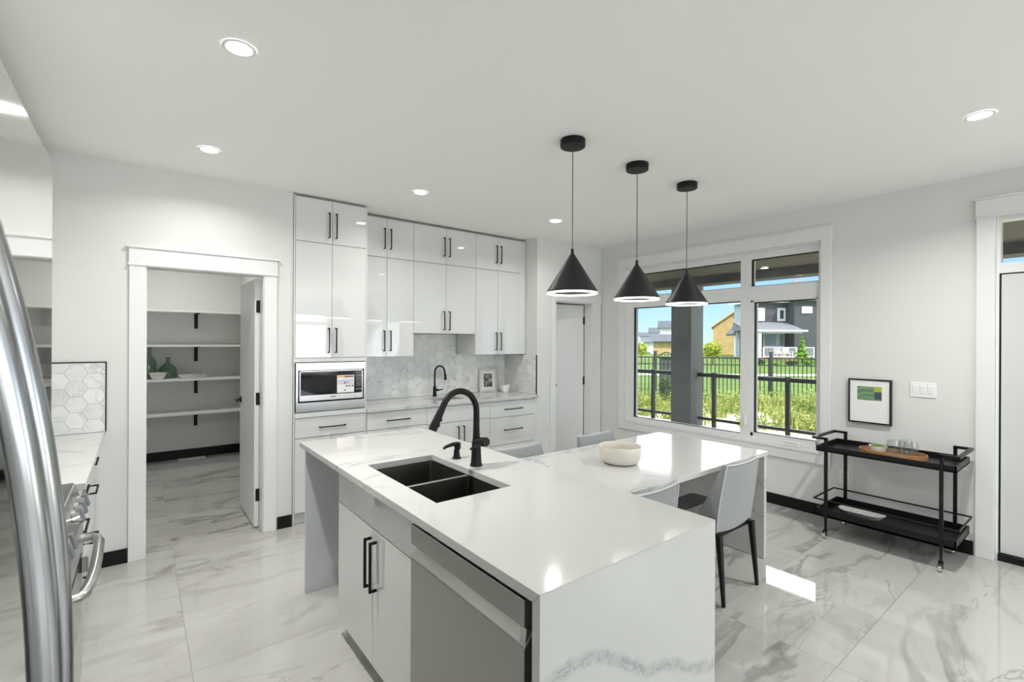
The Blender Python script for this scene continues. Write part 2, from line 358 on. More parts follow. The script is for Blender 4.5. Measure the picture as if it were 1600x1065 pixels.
wall_x(w, -6, 7.6, [(1.65, 3.815, 0.555, 2.43), (-0.80, 0.56, 0, 2.43), (-3.7, -1.5, 0.5, 2.43)])
struct(w.build('wall_right', M['wall'], recalc=False), 'white painted wall with the big window', 'wall')
w = MB(); X = [(-0.55, 1.75), (2.15, 4.45)]
w.box(-0.91, 4.92, -6.1, -6, 0, 0.35); w.box(-0.91, 4.92, -6.1, -6, 2.55, ZC)
for a, b in ((-0.91, -0.55), (1.75, 2.15), (4.45, 4.92)): w.box(a, b, -6.1, -6, 0.35, 2.55)
struct(w.build('wall_rear', M['wall'], recalc=False))
w = MB(); w.box(-0.79, 1.22, 7.45, 7.55, 0, ZC); w.box(1.12, 1.22, 4.95, 7.45, 0, ZC)
struct(w.build('wall_pantry', M['wall'], recalc=False), 'plain white pantry wall behind the shelves', 'wall')
w = MB(); w.box(3.3, 4.76, 6.4, 6.5, 0, ZC); w.box(3.3, 3.4, 4.95, 6.4, 0, ZC)
struct(w.build('wall_hall', M['wall'], recalc=False))

# baseboards
def baseb(name, *bx): 
    b = MB()
    for q in bx: b.box(*q)
    struct(b.build(name, M['base']), 'low black baseboard', 'baseboard')
baseb('baseboard_back', (-0.19, -0.056, YB - 0.013, YB - 0.001, 0.001, 0.097), (0.888, 0.995, YB - 0.013, YB - 0.001, 0.001, 0.097))
baseb('baseboard_right', (XR - 0.013, XR - 0.001, 0.665, 4.10, 0.001, 0.10))
baseb('baseboard_pantry', (-0.77, 1.11, 7.437, 7.449, 0.001, 0.115))

# casings
def casing_y(name, x0, x1, zt, cw, hh, y=YB, lab=''):
    c = MB(); t = 0.02
    c.box(x0 - cw, x0, y - t, y - 0.001, 0.001, zt); c.box(x1, x1 + cw, y - t, y - 0.001, 0.001, zt)
    c.box(x0 - cw - 0.003, x1 + cw + 0.003, y - t - 0.004, y - 0.001, zt, zt + hh)
    c.box(x0 - cw - 0.018, x1 + cw + 0.018, y - t - 0.016, y - 0.001, zt + hh, zt + hh + 0.014)
    c.box(x0 - cw - 0.010, x1 + cw + 0.010, y - t - 0.010, y - 0.001, zt - 0.006, zt + 0.006)
    # jamb lining
    c.box(x0 - 0.012, x0 + 0.006, y - 0.002, y + 0.125, 0.001, zt); c.box(x1 - 0.006, x1 + 0.012, y - 0.002, y + 0.125, 0.001, zt)
    c.box(x0, x1, y - 0.002, y + 0.125, zt - 0.012, zt + 0.006)
    return struct(c.build(name, M['trim'], bevel=0.0015, seg=1, recalc=False), lab, 'trim')
casing_y('trim_1', 0.04, 0.785, 2.045, 0.092, 0.115, lab='white casing with a capped header around the pantry doorway')
c = MB(); t = 0.02
c.box(3.87, 3.945, YB - t, YB - 0.001, 0.001, 2.02); c.box(4.585, 4.74, YB - t, YB - 0.001, 0.001, 2.02)
c.box(3.865, 4.75, YB - t - 0.004, YB - 0.001, 2.02, 2.135); c.box(3.85, 4.755, YB - t - 0.016, YB - 0.001, 2.135, 2.149)
c.box(3.938, 3.952, YB - 0.002, 4.335, 0.001, 2.02); c.box(4.58, 4.602, YB - 0.002, 4.335, 0.001, 2.02); c.box(3.95, 4.58, YB - 0.002, 4.335, 2.008, 2.032)
struct(c.build('trim_2', M['trim'], bevel=0.0015, seg=1, recalc=False), 'white casing around the inner doorway beside the cabinet niche', 'trim')
c = MB(); a, b = XR - 0.02, XR - 0.001
c.box(a, b, 3.815, 3.90, 0.455, 2.43); c.box(a, b, 1.57, 1.65, 0.455, 2.43); c.box(a - 0.004, b, 1.565, 3.905, 2.43, 2.54); c.box(a - 0.016, b, 1.55, 3.92, 2.54, 2.554)
c.box(a, b, 1.65, 3.815, 0.455, 0.543); c.box(a - 0.008, b, 1.65, 3.815, 0.543, 0.557)
c.box(a + 0.02, 4.80, 3.80, 3.814, 0.556, 2.43); c.box(a + 0.02, 4.80, 1.651, 1.665, 0.556, 2.43); c.box(a + 0.02, 4.80, 1.651, 3.814, 2.415, 2.43); c.box(a + 0.02, 4.80, 1.651, 3.814, 0.556, 0.566)
struct(c.build('trim_3', M['trim'], bevel=0.0015, seg=1, recalc=False), 'white casing around the big window', 'trim')
c = MB()
c.box(a, b, 0.56, 0.655, 0.001, 2.43); c.box(a, b, -0.895, -0.80, 0.001, 2.43); c.box(a - 0.004, b, -0.90, 0.66, 2.43, 2.55); c.box(a - 0.016, b, -0.915, 0.675, 2.55, 2.565); c.box(a - 0.01, b, -0.905, 0.665, 2.424, 2.436)
struct(c.build('trim_4', M['trim'], bevel=0.0015, seg=1, recalc=False), 'white casing with capped header around the outside door', 'trim')

# window 1
f = MB(); x0, x1 = 4.80, 4.905
f.box(x0, x1, 3.725, 3.814, 0.556, 2.43); f.box(x0, x1, 2.29, 2.39, 0.556, 2.43); f.box(x0, x1, 1.651, 1.686, 0.556, 2.43)
f.box(x0 + .001, x1, 1.651, 3.814, 0.556, 0.603); f.box(x0 + .001, x1, 1.651, 3.814, 1.945, 2.082); f.box(x0 + .001, x1, 1.651, 3.814, 2.351, 2.43)
f.box(x0 + 0.006, x1, 1.686, 1.703, 0.60, 1.945); f.box(x0 + 0.006, x1, 2.262, 2.29, 0.60, 1.945); f.box(x0 + 0.006, x1, 1.69, 2.29, 0.60, 0.636); f.box(x0 + 0.006, x1, 1.69, 2.29, 1.926, 1.95)
win = struct(f.build('window_1', M['trim'], bevel=0.002, seg=1, recalc=False), 'large four-pane white window over the table', 'window')
def panes(win, rects, x=4.846, gaskets=True):
    for y0, y1, z0, z1 in rects:
        MB().box(x, x + 0.006, y0 - 0.004, y1 + 0.004, z0 - 0.004, z1 + 0.004).build('glass_pane', M['glass'], win)
        g = MB(); e = 0.007
        g.box(x - 0.02, x + 0.01, y0 - 0.002, y0 + e * .6, z0, z1); g.box(x - 0.02, x + 0.01, y1 - e, y1 + 0.002, z0, z1); g.box(x - 0.02, x + 0.01, y0, y1, z1 - e, z1 + 0.002); g.box(x - 0.02, x + 0.01, y0, y1, z0 - 0.002, z0 + e * .6)
        Lb(g.build('gasket', M['blackmatte'], win), 'thin black glazing gasket')
panes(win, [(2.392, 3.723, 0.605, 1.943), (2.392, 3.723, 2.084, 2.349), (1.688, 2.288, 2.084, 2.349), (1.705, 2.26, 0.638, 1.924)])
h = MB(); h.box(4.778, 4.80, 2.318, 2.338, 0.70, 0.80); h.bar((4.772, 2.328, 0.79), (4.772, 2.328, 0.70), 0.014); h.build('latch', M['plastic'], win, bevel=0.004)
h = MB(); h.box(4.765, 4.80, 1.82, 1.96, 0.568, 0.598); h.bar((4.765, 1.95, 0.604), (4.765, 1.84, 0.604), 0.014); h.build('crank_handle', M['plastic'], win, bevel=0.005)

# window 2 and rear windows (unseen end of the room): frame + glass
def plainwin(name, x0, x1, y0, y1, z0, z1, axis):
    f = MB(); e = 0.06
    if axis == 0:
        f.box(x0, x1, y0, y0 + e, z0, z1); f.box(x0, x1, y1 - e, y1, z0, z1); f.box(x0, x1, y0, y1, z0, z0 + e); f.box(x0, x1, y0, y1, z1 - e, z1); f.box(x0, x1, (y0 + y1) / 2 - .04, (y0 + y1) / 2 + .04, z0, z1)
        f.box(x0, x1, y0, y1, 1.96, 2.06)
    else:
        f.box(x0, x0 + e, y0, y1, z0, z1); f.box(x1 - e, x1, y0, y1, z0, z1); f.box(x0, x1, y0, y1, z0, z0 + e); f.box(x0, x1, y0, y1, z1 - e, z1); f.box((x0 + x1) / 2 - .04, (x0 + x1) / 2 + .04, y0, y1, z0, z1)
        f.box(x0, x1, y0, y1, 1.96, 2.06)
    w_ = struct(f.build(name, M['trim'], recalc=False))
    g = MB()
    if axis == 0: g.box((x0 + x1) / 2 - .003, (x0 + x1) / 2 + .003, y0, y1, z0, z1)
    else: g.box(x0, x1, (y0 + y1) / 2 - .003, (y0 + y1) / 2 + .003, z0, z1)
    g.build('glass_pane', M['glass'], w_)
plainwin('window_2', 4.84, 4.90, -3.698, -1.502, 0.502, 2.428, 0)
plainwin('window_3', -0.548, 1.748, -6.08, -6.02, 0.352, 2.548, 1)
plainwin('window_4', 2.152, 4.448, -6.08, -6.02, 0.352, 2.548, 1)

# outside door with transom
M['doorpaint'] = mat('grey white door paint', (0.62, 0.63, 0.62), 0.4)
d = MB(); d.box(4.815, 4.86, -0.37, 0.535, 0.05, 2.018)
door = struct(d.build('door_1', M['doorpaint'], bevel=0.002, seg=1), 'white outside door with a transom window above', 'door')
f = MB(); f.box(4.79, 4.90, 0.545, 0.559, 0.001, 2.43); f.box(4.79, 4.90, -0.799, -0.755, 0.001, 2.43); f.box(4.80, 4.90, -0.755, 0.545, 2.026, 2.098); f.box(4.80, 4.90, -0.755, 0.545, 2.398, 2.43); f.box(4.80, 4.90, 0.538, 0.546, 2.098, 2.4)
f.box(4.80, 4.90, -0.435, -0.375, 0.05, 2.026); f.box(4.80, 4.90, -0.755, -0.435, 0.05, 0.14); f.box(4.80, 4.90, -0.755, -0.435, 0.0, 0.05)
f.build('door_frame', M['trim'], door, recalc=False)
MB().box(4.846, 4.852, -0.757, 0.54, 2.096, 2.40).build('glass_pane', M['glass'], door)
MB().box(4.846, 4.852, -0.757, -0.433, 0.138, 2.028).build('glass_pane', M['glass'], door)
MB().box(4.78, 4.90, -0.375, 0.545, 0.001, 0.046).build('threshold', M['blackmatte'], door)
g = MB(); g.box(4.83, 4.85, 0.535, 0.545, 0.05, 2.026); g.box(4.83, 4.85, -0.375, 0.545, 2.018, 2.026); Lb(g.build('weatherstrip', M['blackmatte'], door, recalc=False), 'black seal around the door')
h = MB(); h.cyl((4.815, -0.30, 1.0), (4.80, -0.30, 1.0), 0.027); h.cyl((4.80, -0.30, 1.0), (4.76, -0.30, 1.0), 0.01); h.bar((4.76, -0.31, 1.0), (4.76, -0.18, 1.0), 0.018); h.build('door_handle', M['black'], door)

# pantry door, standing open
d = MB(); d.box(0.742, 0.777, 4.338, 5.03, 0.012, 2.028)
door = struct(d.build('door_2', M['trim'], bevel=0.0015, seg=1), 'white pantry door standing open on black hinges', 'door')
for z in (1.80, 1.05, 0.27):
    h = MB(); h.box(0.752, 0.7795, 4.331, 4.338, z - 0.05, z + 0.05); h.cyl((0.7795, 4.331, z - 0.052), (0.7795, 4.331, z + 0.052), 0.0065, seg=12)
    h.build('hinge', M['black'], door, bevel=0.006)
h = MB(); h.cyl((0.7425, 4.97, 0.985), (0.732, 4.97, 0.985), 0.027); h.cyl((0.732, 4.97, 0.985), (0.70, 4.97, 0.985), 0.009); h.bar((0.70, 4.98, 0.985), (0.70, 4.86, 0.985), 0.014, 0.018)
h.cyl((0.7765, 4.97, 0.985), (0.787, 4.97, 0.985), 0.027)
h.build('door_handle', M['black'], door, smooth=40)

# inner door by the niche: hinged right, open a little
HX, HY, A = 4.574, 4.338, radians(9)
d = MB(); d.box(-0.612, 0, 0, 0.035, 0.012, 2.0)
door = struct(d.build('door_3', M['trim'], bevel=0.0015, seg=1), 'white inner door beside the niche, slightly open', 'door')
for z in (1.80, 1.02, 0.25):
    h = MB(); h.box(-0.012, 0.007, -0.008, -0.0005, z - 0.05, z + 0.05); h.cyl((0.0, -0.010, z - 0.052), (0, -0.010, z + 0.052), 0.0075, seg=12); o = h.build('hinge', M['black'], door, bevel=0.004)
h = MB(); h.cyl((-0.555, 0, 0.98), (-0.555, -0.01, 0.98), 0.026); h.cyl((-0.555, -0.01, 0.98), (-0.555, -0.04, 0.98), 0.009); h.bar((-0.565, -0.04, 0.98), (-0.45, -0.04, 0.98), 0.014, 0.018); h.build('door_handle', M['black'], door)
door.location = (HX, HY, 0); door.rotation_euler = (0, 0, -A)

# ------------------------------------------------------------------ wall fittings
t = thing('light_switch', 'white triple rocker switch plate to the right of the green picture', 'switch', (4.76, 0.95, 1.17))
MB().box(4.752, 4.759, 0.872, 1.028, 1.112, 1.226).build('cover_plate', M['plastic'], t, bevel=0.003)
for y in (0.905, 0.95, 0.995): MB().poly([(4.7515, y - .016, 1.135), (4.7515, y + .016, 1.135), (4.7515, y + .016, 1.203), (4.7515, y - .016, 1.203), (4.749, y - .016, 1.137), (4.749, y + .016, 1.137), (4.7455, y + .016, 1.201), (4.7455, y - .016, 1.201)], [(0, 1, 2, 3), (4, 5, 6, 7), (0, 1, 5, 4), (1, 2, 6, 5), (2, 3, 7, 6), (3, 0, 4, 7)]).build('rocker', M['plastic'], t, bevel=0.001, seg=1)
def outlet(label, y=None, x=None, z=0.38):
    slot = mat('outlet slot grey', (0.25, 0.25, 0.25), 0.5)
    if y is not None:
        t = thing('wall_outlet', label, 'outlet', (XR, y, z)); MB().box(XR - 0.007, XR - 0.001, y - 0.036, y + 0.036, z - 0.058, z + 0.058).build('cover_plate', M['plastic'], t, bevel=0.002)
        for dz in (-0.02, 0.02):
            s = MB(); s.box(XR - 0.0085, XR - 0.0072, y - 0.009, y - 0.006, z + dz - 0.006, z + dz + 0.006); s.box(XR - 0.0085, XR - 0.0072, y + 0.006, y + 0.009, z + dz - 0.006, z + dz + 0.006); s.cyl((XR - 0.0085, y, z + dz - 0.011), (XR - 0.0072, y, z + dz - 0.011), 0.003, seg=8); s.build('socket', slot, t)
    else:
        Y = 7.45; t = thing('wall_outlet', label, 'outlet', (x, Y, z)); MB().box(x - 0.036, x + 0.036, Y - 0.007, Y - 0.001, z - 0.058, z + 0.058).build('cover_plate', M['plastic'], t, bevel=0.002)
        for dz in (-0.02, 0.02):
            s = MB(); s.box(x - 0.009, x - 0.006, Y - 0.0085, Y - 0.0072, z + dz - 0.006, z + dz + 0.006); s.box(x + 0.006, x + 0.009, Y - 0.0085, Y - 0.0072, z + dz - 0.006, z + dz + 0.006); s.build('socket', slot, t)
outlet('white wall outlet behind the left end of the black bar cart', y=1.47, z=0.385)
outlet('white wall outlet low on the pantry wall under the lowest shelf', x=0.075, z=0.375)
t = MB(); t.box(0.40, 0.69, 7.31, 7.42, 0.001, 0.008); [t.box(0.41 + i * 0.02, 0.42 + i * 0.02, 7.325, 7.405, 0.008, 0.0105) for i in range(14)]
tag(t.build('floor_vent', M['plastic']), 'white floor vent along the black pantry baseboard', 'vent')

# pantry shelves with black brackets
for z, lab in ((1.885, 'topmost white pantry shelf, bare, just above eye level'), (1.462, 'second white pantry shelf from the top, empty'), (1.045, 'white pantry shelf carrying the green bottles and books'), (0.625, 'lowest white pantry shelf, above the outlet')):
    t = thing('pantry_shelf', lab, 'shelf', (0.2, 7.25, z), 'pantry shelves')
    MB().box(-0.785, 1.115, 7.07, 7.449, z - 0.024, z).build('board', M['shelf'], t, bevel=0.001, seg=1)
    b = MB(); b.box(0.572, 0.610, 7.441, 7.449, z - 0.215, z - 0.026); b.box(0.572, 0.610, 7.12, 7.449, z - 0.032, z - 0.0245); b.build('bracket', M['blackmatte'], t)

# ceiling lights
lamp_labels = [((0.325, 2.264), 'recessed ceiling light nearest the camera, large round disc at upper left', 1), ((0.351, 3.592), 'recessed ceiling light in front of the pantry doorway', 1),
               ((1.808, 3.536), 'recessed ceiling light in front of the upper cabinets, left of the pendants', 1), ((3.303, 3.526), 'recessed ceiling light near the inner door, behind the first pendant', 1), ((3.516, 0.475), 'recessed ceiling light at right near the outside door', 1),
               ((0.6, -1.9), '', 0), ((2.3, -1.9), '', 0), ((3.9, -1.9), '', 0), ((0.25, 6.38), 'pantry', 0), ((0.6, -4.2), '', 0), ((2.3, -4.2), '', 0), ((3.9, -4.2), '', 0)]
for (x, y), lab, vis in lamp_labels:
    t = thing('recessed_light', 'recessed ceiling light inside the pantry, out of sight above the doorway' if lab == 'pantry' else lab or 'recessed ceiling light behind the camera', 'ceiling light', (x, y, ZC), 'recessed ceiling lights')
    MB().lathe([(0.049, -0.001), (0.049, -0.004), (0.058, -0.006), (0.064, -0.004), (0.064, -0.001)], (x, y, ZC), 32).build('trim_ring', M['plastic'], t, smooth=40)
    MB().lathe([(0, -0.0045), (0.049, -0.0045), (0.049, -0.001), (0, -0.001)], (x, y, ZC), 32).build('lens', M['lamp'], t)
    area('bulb', (0, 0, -0.008), (0, 0, 0), 0.09, 0.09, PANTRY_W if lab == 'pantry' else LAMP_W * (0.44 if y > 3 else 1.45) if vis else REAR_W, (1.0, 0.985, 0.955), 'DISK', t, pi if lab == 'pantry' else radians(150))

# pendants
def pendant(x, y, lab):
    t = thing('pendant_lamp', lab, 'pendant lamp', (x, y, ZC), 'black cone pendants in a row over the table')
    MB().lathe([(0, -0.001), (0.075, -0.001), (0.075, -0.040), (0.072, -0.043), (0, -0.043)], (x, y, ZC), 40).build('canopy', M['blackmatte'], t, smooth=40)
    MB().cyl((x, y, 2.699), (x, y, 2.07), 0.0028, seg=8).build('cord', M['cord'], t, smooth=60)
    p = [(0.0, 2.085), (0.009, 2.085), (0.010, 2.058), (0.151, 1.832), (0.151, 1.8235), (0.146, 1.8235), (0.146, 1.831), (0.008, 2.045), (0, 2.045)]
    sh = MB().lathe(p, (x, y, 0), 48).build('lamp_shade', M['shade'], t, smooth=30)
    MB().lathe([(0.1505, 1.823), (0.1505, 1.814), (0.134, 1.814), (0.134, 1.823), (0.1505, 1.823)], (x, y, 0), 48).build('light_ring', M['ring'], t, smooth=30)
    MB().lathe([(0, 1.862), (0.128, 1.862), (0.128, 1.858), (0, 1.858)], (x, y, 0), 48).build('inner_disc', M['shade'], t, smooth=30)
pendant(2.055, 2.045, 'black cone pendant lamp at the left, nearest the cabinets')
pendant(2.68, 2.05, 'black cone pendant lamp in the middle of the three')
pendant(3.30, 2.06, 'black cone pendant lamp at the right, in front of the window')

# ================================================================== HEX TILE BACKSPLASHES
def clip_poly(poly, x0, x1, y0, y1):
    def cut(P, f, inter):
        out = []
        for i in range(len(P)):
            a, b = P[i], P[(i + 1) % len(P)]
            if f(a): out.append(a)
            if f(a) != f(b): out.append(inter(a, b))
        return out
    def ix(x): return lambda a, b: (x, a[1] + (b[1] - a[1]) * (x - a[0]) / (b[0] - a[0]))
    def iy(y): return lambda a, b: (a[0] + (b[0] - a[0]) * (y - a[1]) / (b[1] - a[1]), y)
    for f, it in ((lambda p: p[0] >= x0, ix(x0)), (lambda p: p[0] <= x1, ix(x1)), (lambda p: p[1] >= y0, iy(y0)), (lambda p: p[1] <= y1, iy(y1))):
        if len(poly) < 3: return []
        poly = cut(poly, f, it)
    return poly
def hexes(rects, place, flat=0.103, gap=0.0022):
    """flat-topped hexagons clipped to rectangles; place(u, v, depth) -> world"""
    bm = bmesh.new(); lay = bm.loops.layers.float_color.new('tone'); R = flat / math.sqrt(3); rr = random.Random(3)
    u0 = min(r[0] for r in rects); u1 = max(r[1] for r in rects); v0 = min(r[2] for r in rects); v1 = max(r[3] for r in rects)
    i = -1
    while u0 + i * 1.5 * R < u1 + R:
        j = -1
        while v0 + j * flat < v1 + flat:
            cx, cy = u0 + 0.02 + i * 1.5 * R, v0 + 0.035 + j * flat + (flat / 2 if i % 2 else 0)
            r = (flat - gap) / math.sqrt(3); tone = (rr.random(), rr.random(), rr.random(), 1)
            base = [(cx + r * cos(k * pi / 3), cy + r * sin(k * pi / 3)) for k in range(6)]
            for q in rects:
                P = clip_poly(base, *q)
                if len(P) < 3: continue
                va = [bm.verts.new(place(a, b, 0.0)) for a, b in P]; vb = [bm.verts.new(place(a, b, 0.0025)) for a, b in P]
                fs = [bm.faces.new(vb)] + [bm.faces.new((va[k], va[(k + 1) % len(P)], vb[(k + 1) % len(P)], vb[k])) for k in range(len(P))]
                for f in fs:
                    for l in f.loops: l[lay] = tone
            j += 1
        i += 1
    return bm
def hexpanel(name, rects, place, parent):
    m_ = MB(); m_.bm.free(); m_.bm = hexes(rects, place); return m_.build(name, M['hex'], parent)
t = thing('tile_backsplash', 'grey marble hexagon tile backsplash in the niche above the back worktop', 'backsplash', (2.6, 4.83, 0.91))
b = MB(); b.box(1.625, 3.655, 4.822, 4.829, 0.912, 1.375); b.box(2.20, 2.93, 4.822, 4.829, 1.375, 1.60); b.box(3.652, 3.659, 4.215, 4.822, 0.912, 1.365)
b.build('grout_bed', M['grout'], t, recalc=False)
hexpanel('tiles', [(1.625, 3.652, 0.912, 1.375), (2.20, 2.93, 1.375, 1.60)], lambda u, v, d: (u, 4.8225 - d, v), t)
hexpanel('tiles', [(4.218, 4.819, 0.912, 1.365)], lambda u, v, d: (3.6525 - d, u, v), t)
Lb(MB().box(3.648, 3.660, 4.207, 4.215, 0.912, 1.367).build('edge_trim', M['blackmatte'], t), 'black metal edge strip')
t = thing('tile_backsplash', 'marble hexagon tile panel with black edging left of the pantry doorway', 'backsplash', (-0.45, YB, 0.91))
MB().box(-0.785, -0.172, YB - 0.008, YB - 0.001, 0.912, 1.372).build('grout_bed', M['grout'], t)
hexpanel('tiles', [(-0.785, -0.174, 0.912, 1.370)], lambda u, v, d: (u, YB - 0.0085 - d, v), t)
e = MB(); e.box(-0.174, -0.167, YB - 0.0125, YB - 0.001, 0.912, 1.379); e.box(-0.785, -0.174, YB - 0.0125, YB - 0.001, 1.372, 1.379); Lb(e.build('edge_trim', M['blackmatte'], t, recalc=False), 'black metal edge strip')
# ================================================================== CABINETRY
def pull(p0, p1, out, parent, w=0.0095, stand=0.030, mt=None):
    """square bar pull between p0 and p1 on a face, standing off along out"""
    p0 = Vector(p0); p1 = Vector(p1); out = Vector(out); d = (p1 - p0).normalized() * (w / 2)
    b = MB(); b.bar(p0 + out * stand - d, p1 + out * stand + d, w); b.bar(p0 + out * 0.0005, p0 + out * (stand - w / 2), w); b.bar(p1 + out * 0.0005, p1 + out * (stand - w / 2), w)
    return Lb(b.build('handle', mt or M['blackmatte'], parent, bevel=0.0012, seg=1, recalc=False), 'black bar handle')
GAP = 0.0016
def front_y(name, t, x0, x1, z0, z1, y, mt=None, th=0.019):     # a front facing -Y
    return MB().box(x0 + GAP, x1 - GAP, y, y + th, z0 + GAP, z1 - GAP).build(name, mt or M['gloss'], t, bevel=0.001, seg=1)
OY = (0, -1, 0)
# --- tall cabinet
t = thing('tall_cabinet', 'tall white gloss cabinet holding the microwave', 'cabinet', (1.31, 4.5, 0))
YF = 4.19
b = MB(); b.box(1.003, 1.012, YF + .004, 4.82, 0.001, 2.725); b.box(1.607, 1.618, YF + .004, 4.82, 0.001, 2.725); b.box(1.012, 1.607, YF + .02, 4.82, 1.345, 2.72); b.box(1.012, 1.607, YF + .02, 4.82, 0.10, 0.925); b.box(1.012, 1.607, YF + .06, 4.82, 0.001, 0.10); b.box(1.012, 1.607, 4.75, 4.82, 0.925, 1.345)
b.box(1.012, 1.607, YF + 0.005, YF + 0.02, 1.345, 1.379)
b.build('body', M['carcass'], t, recalc=False)
MB().box(1.004, 1.617, YF + 0.01, 4.6, 2.7255, 2.7345).build('gap_shade_strip', M['shadowgap'], t)
MB().box(1.0125, 1.6065, YF - 0.012, 4.7, 0.885, 0.926).build('ledge', M['gloss'], t, bevel=0.002)
for (x0, x1, z0, z1, hx, h0, h1, lb) in ((1.013, 1.310, 2.352, 2.72, 1.28, 2.405, 2.61, 'upper left'), (1.310, 1.606, 2.352, 2.72, 1.34, 2.405, 2.61, ''), (1.013, 1.310, 1.380, 2.350, 1.28, 1.425, 1.63, ''), (1.310, 1.606, 1.380, 2.350, 1.34, 1.425, 1.63, '')):
    d = front_y('door', t, x0, x1, z0, z1, YF); pull((hx, YF, h0), (hx, YF, h1), OY, d)
d = front_y('drawer', t, 1.013, 1.606, 0.715, 0.882, YF); pull((1.21, YF, 0.795), (1.42, YF, 0.795), OY, d)
for x0, x1, hx in ((1.013, 1.310, 1.28), (1.310, 1.606, 1.34)):
    d = front_y('door', t, x0, x1, 0.10, 0.712, YF); pull((hx, YF, 0.46), (hx, YF, 0.665), OY, d)
# --- microwave with trim kit
t = thing('microwave', 'built-in steel microwave with a sticker on its black glass door', 'microwave', (1.31, 4.4, 0.93))
mx0, mx1, mz0, mz1 = 1.018, 1.600, 0.932, 1.338
b = MB(); ix0, ix1, iz0, iz1 = 1.034, 1.588, 1.008, 1.278
b.box(mx0, mx1, YF - 0.016, YF + 0.004, iz1, mz1); b.box(mx0, mx1, YF - 0.016, YF + 0.004, mz0, iz0); b.box(mx0, ix0, YF - 0.016, YF + 0.004, iz0, iz1); b.box(ix1, mx1, YF - 0.016, YF + 0.004, iz0, iz1)
b.build('trim_frame', M['steel'], t, recalc=False)
MB().box(ix0 + .001, ix1 - .001, YF + 0.0, YF + 0.45, iz0 + .001, iz1 - .001).build('body', M['blackmatte'], t)
b = MB(); a0, a1, c0, c1 = 1.046, 1.578, 1.022, 1.272
b.box(a0, a1, YF - 0.012, YF - 0.001, c1 - 0.007, c1); b.box(a0, a0 + 0.008, YF - 0.012, YF - 0.001, c0, c1); b.box(a1 - 0.008, a1, YF - 0.012, YF - 0.001, c0, c1); b.box(a0, 1.508, YF - 0.014, YF - 0.001, c0, c0 + 0.046); b.box(1.510, a1, YF - 0.014, YF - 0.001, c0, c0 + 0.046)
dr = b.build('door_frame', M['steel'], t, recalc=False)
MB().box(a0 + .008, 1.508, YF - 0.010, YF - 0.0012, c0 + 0.046, c1 - .007).build('door_glass', M['glassblack'], t)
cp = MB().box(1.511, a1 - .008, YF - 0.010, YF - 0.0012, c0 + 0.046, c1 - .007).build('control_panel', M['glassblack'], t)
grey = mat('printed grey', (0.42, 0.42, 0.42), 0.5)
for i in range(8):
    z = 1.098 + i * 0.0165
    if i == 1: continue
    for j in range(3): MB().box(1.519 + j * 0.0175, 1.532 + j * 0.0175, YF - 0.0106, YF - 0.0101, z, z + 0.005).build('key', grey, cp)
MB().box(1.518, 1.562, YF - 0.0106, YF - 0.0101, 1.236, 1.254).build('display', mat('display', (0.06, 0.07, 0.07), 0.2), cp)
MB().box(1.296, 1.344, YF - 0.0147, YF - 0.0141, 1.044, 1.051).build('maker_mark', mat('dark print', (0.08, 0.08, 0.08), 0.5), t)
st = MB().box(1.352, 1.500, YF - 0.0112, YF - 0.0102, 1.075, 1.226).build('sticker', M['paper'], t)
y = YF - 0.0117
MB().box(1.357, 1.416, y, y + .0004, 1.206, 1.219).build('print', mat('sticker amber', (0.72, 0.42, 0.10), 0.6), st)
MB().box(1.416, 1.494, y, y + .0004, 1.206, 1.219).build('print', mat('sticker maroon', (0.28, 0.06, 0.06), 0.6), st)
MB().box(1.357, 1.494, y, y + .0004, 1.165, 1.188).build('print', mat('sticker lilac', (0.60, 0.58, 0.74), 0.6), st)
MB().box(1.357, 1.494, y, y + .0004, 1.145, 1.160).build('print', mat('sticker pink', (0.74, 0.58, 0.58), 0.6), st)
inkm = mat('sticker black', (0.03, 0.03, 0.03), 0.6)
for x, z, s_ in ((1.41, 1.155, .016), (1.436, 1.158, .008), (1.425, 1.126, .017), (1.452, 1.126, .015), (1.478, 1.126, .015), (1.413, 1.09, .011)): MB().box(x, x + s_, y - .0004, y - .0001, z, z + .011).build('print', inkm, st)

# --- upper cabinets in the niche
UF = 4.42
def upper(x0, x1, zb, split, lab, hz0, hz1, filler=0):
    t = thing('upper_cabinet', lab, 'cabinet', ((x0 + x1) / 2, 4.6, zb), 'white gloss upper cabinets in the niche')
    MB().box(x0 + .001, x1 - .001, UF + 0.0195, 4.82, zb + 0.001, 2.715).build('body', M['carcass'], t)
    MB().box(x0 + .001, x1 + filler - .001, UF + 0.012, 4.7, 2.7155, 2.7295).build('gap_shade_strip', M['shadowgap'], t)
    mx = (x0 + x1) / 2 if split is None else split
    for a, b_, hx in ((x0, mx, mx - 0.032), (mx, x1, mx + 0.032)):
        d = front_y('door', t, a, b_, 2.335, 2.714, UF); pull((hx, UF, 2.42), (hx, UF, 2.61), OY, d)
        d = front_y('door', t, a, b_, zb, 2.332, UF); pull((hx, UF, hz0), (hx, UF, hz1), OY, d)
    if filler: MB().box(x1 + .001, x1 + filler - .001, UF + .004, UF + .02, zb + .002, 2.714).build('filler_strip', M['carcass'], t)
upper(1.66, 2.19, 1.372, 1.905, 'upper cabinet beside the tall cabinet, left of the range-hood cabinet', 1.43, 1.62)
upper(2.19, 2.94, 1.605, None, 'shorter middle upper cabinet above the back sink', 1.645, 1.835)
upper(2.94, 3.57, 1.375, 3.245, 'right-hand upper cabinet against the niche side wall', 1.43, 1.62, filler=0.085)
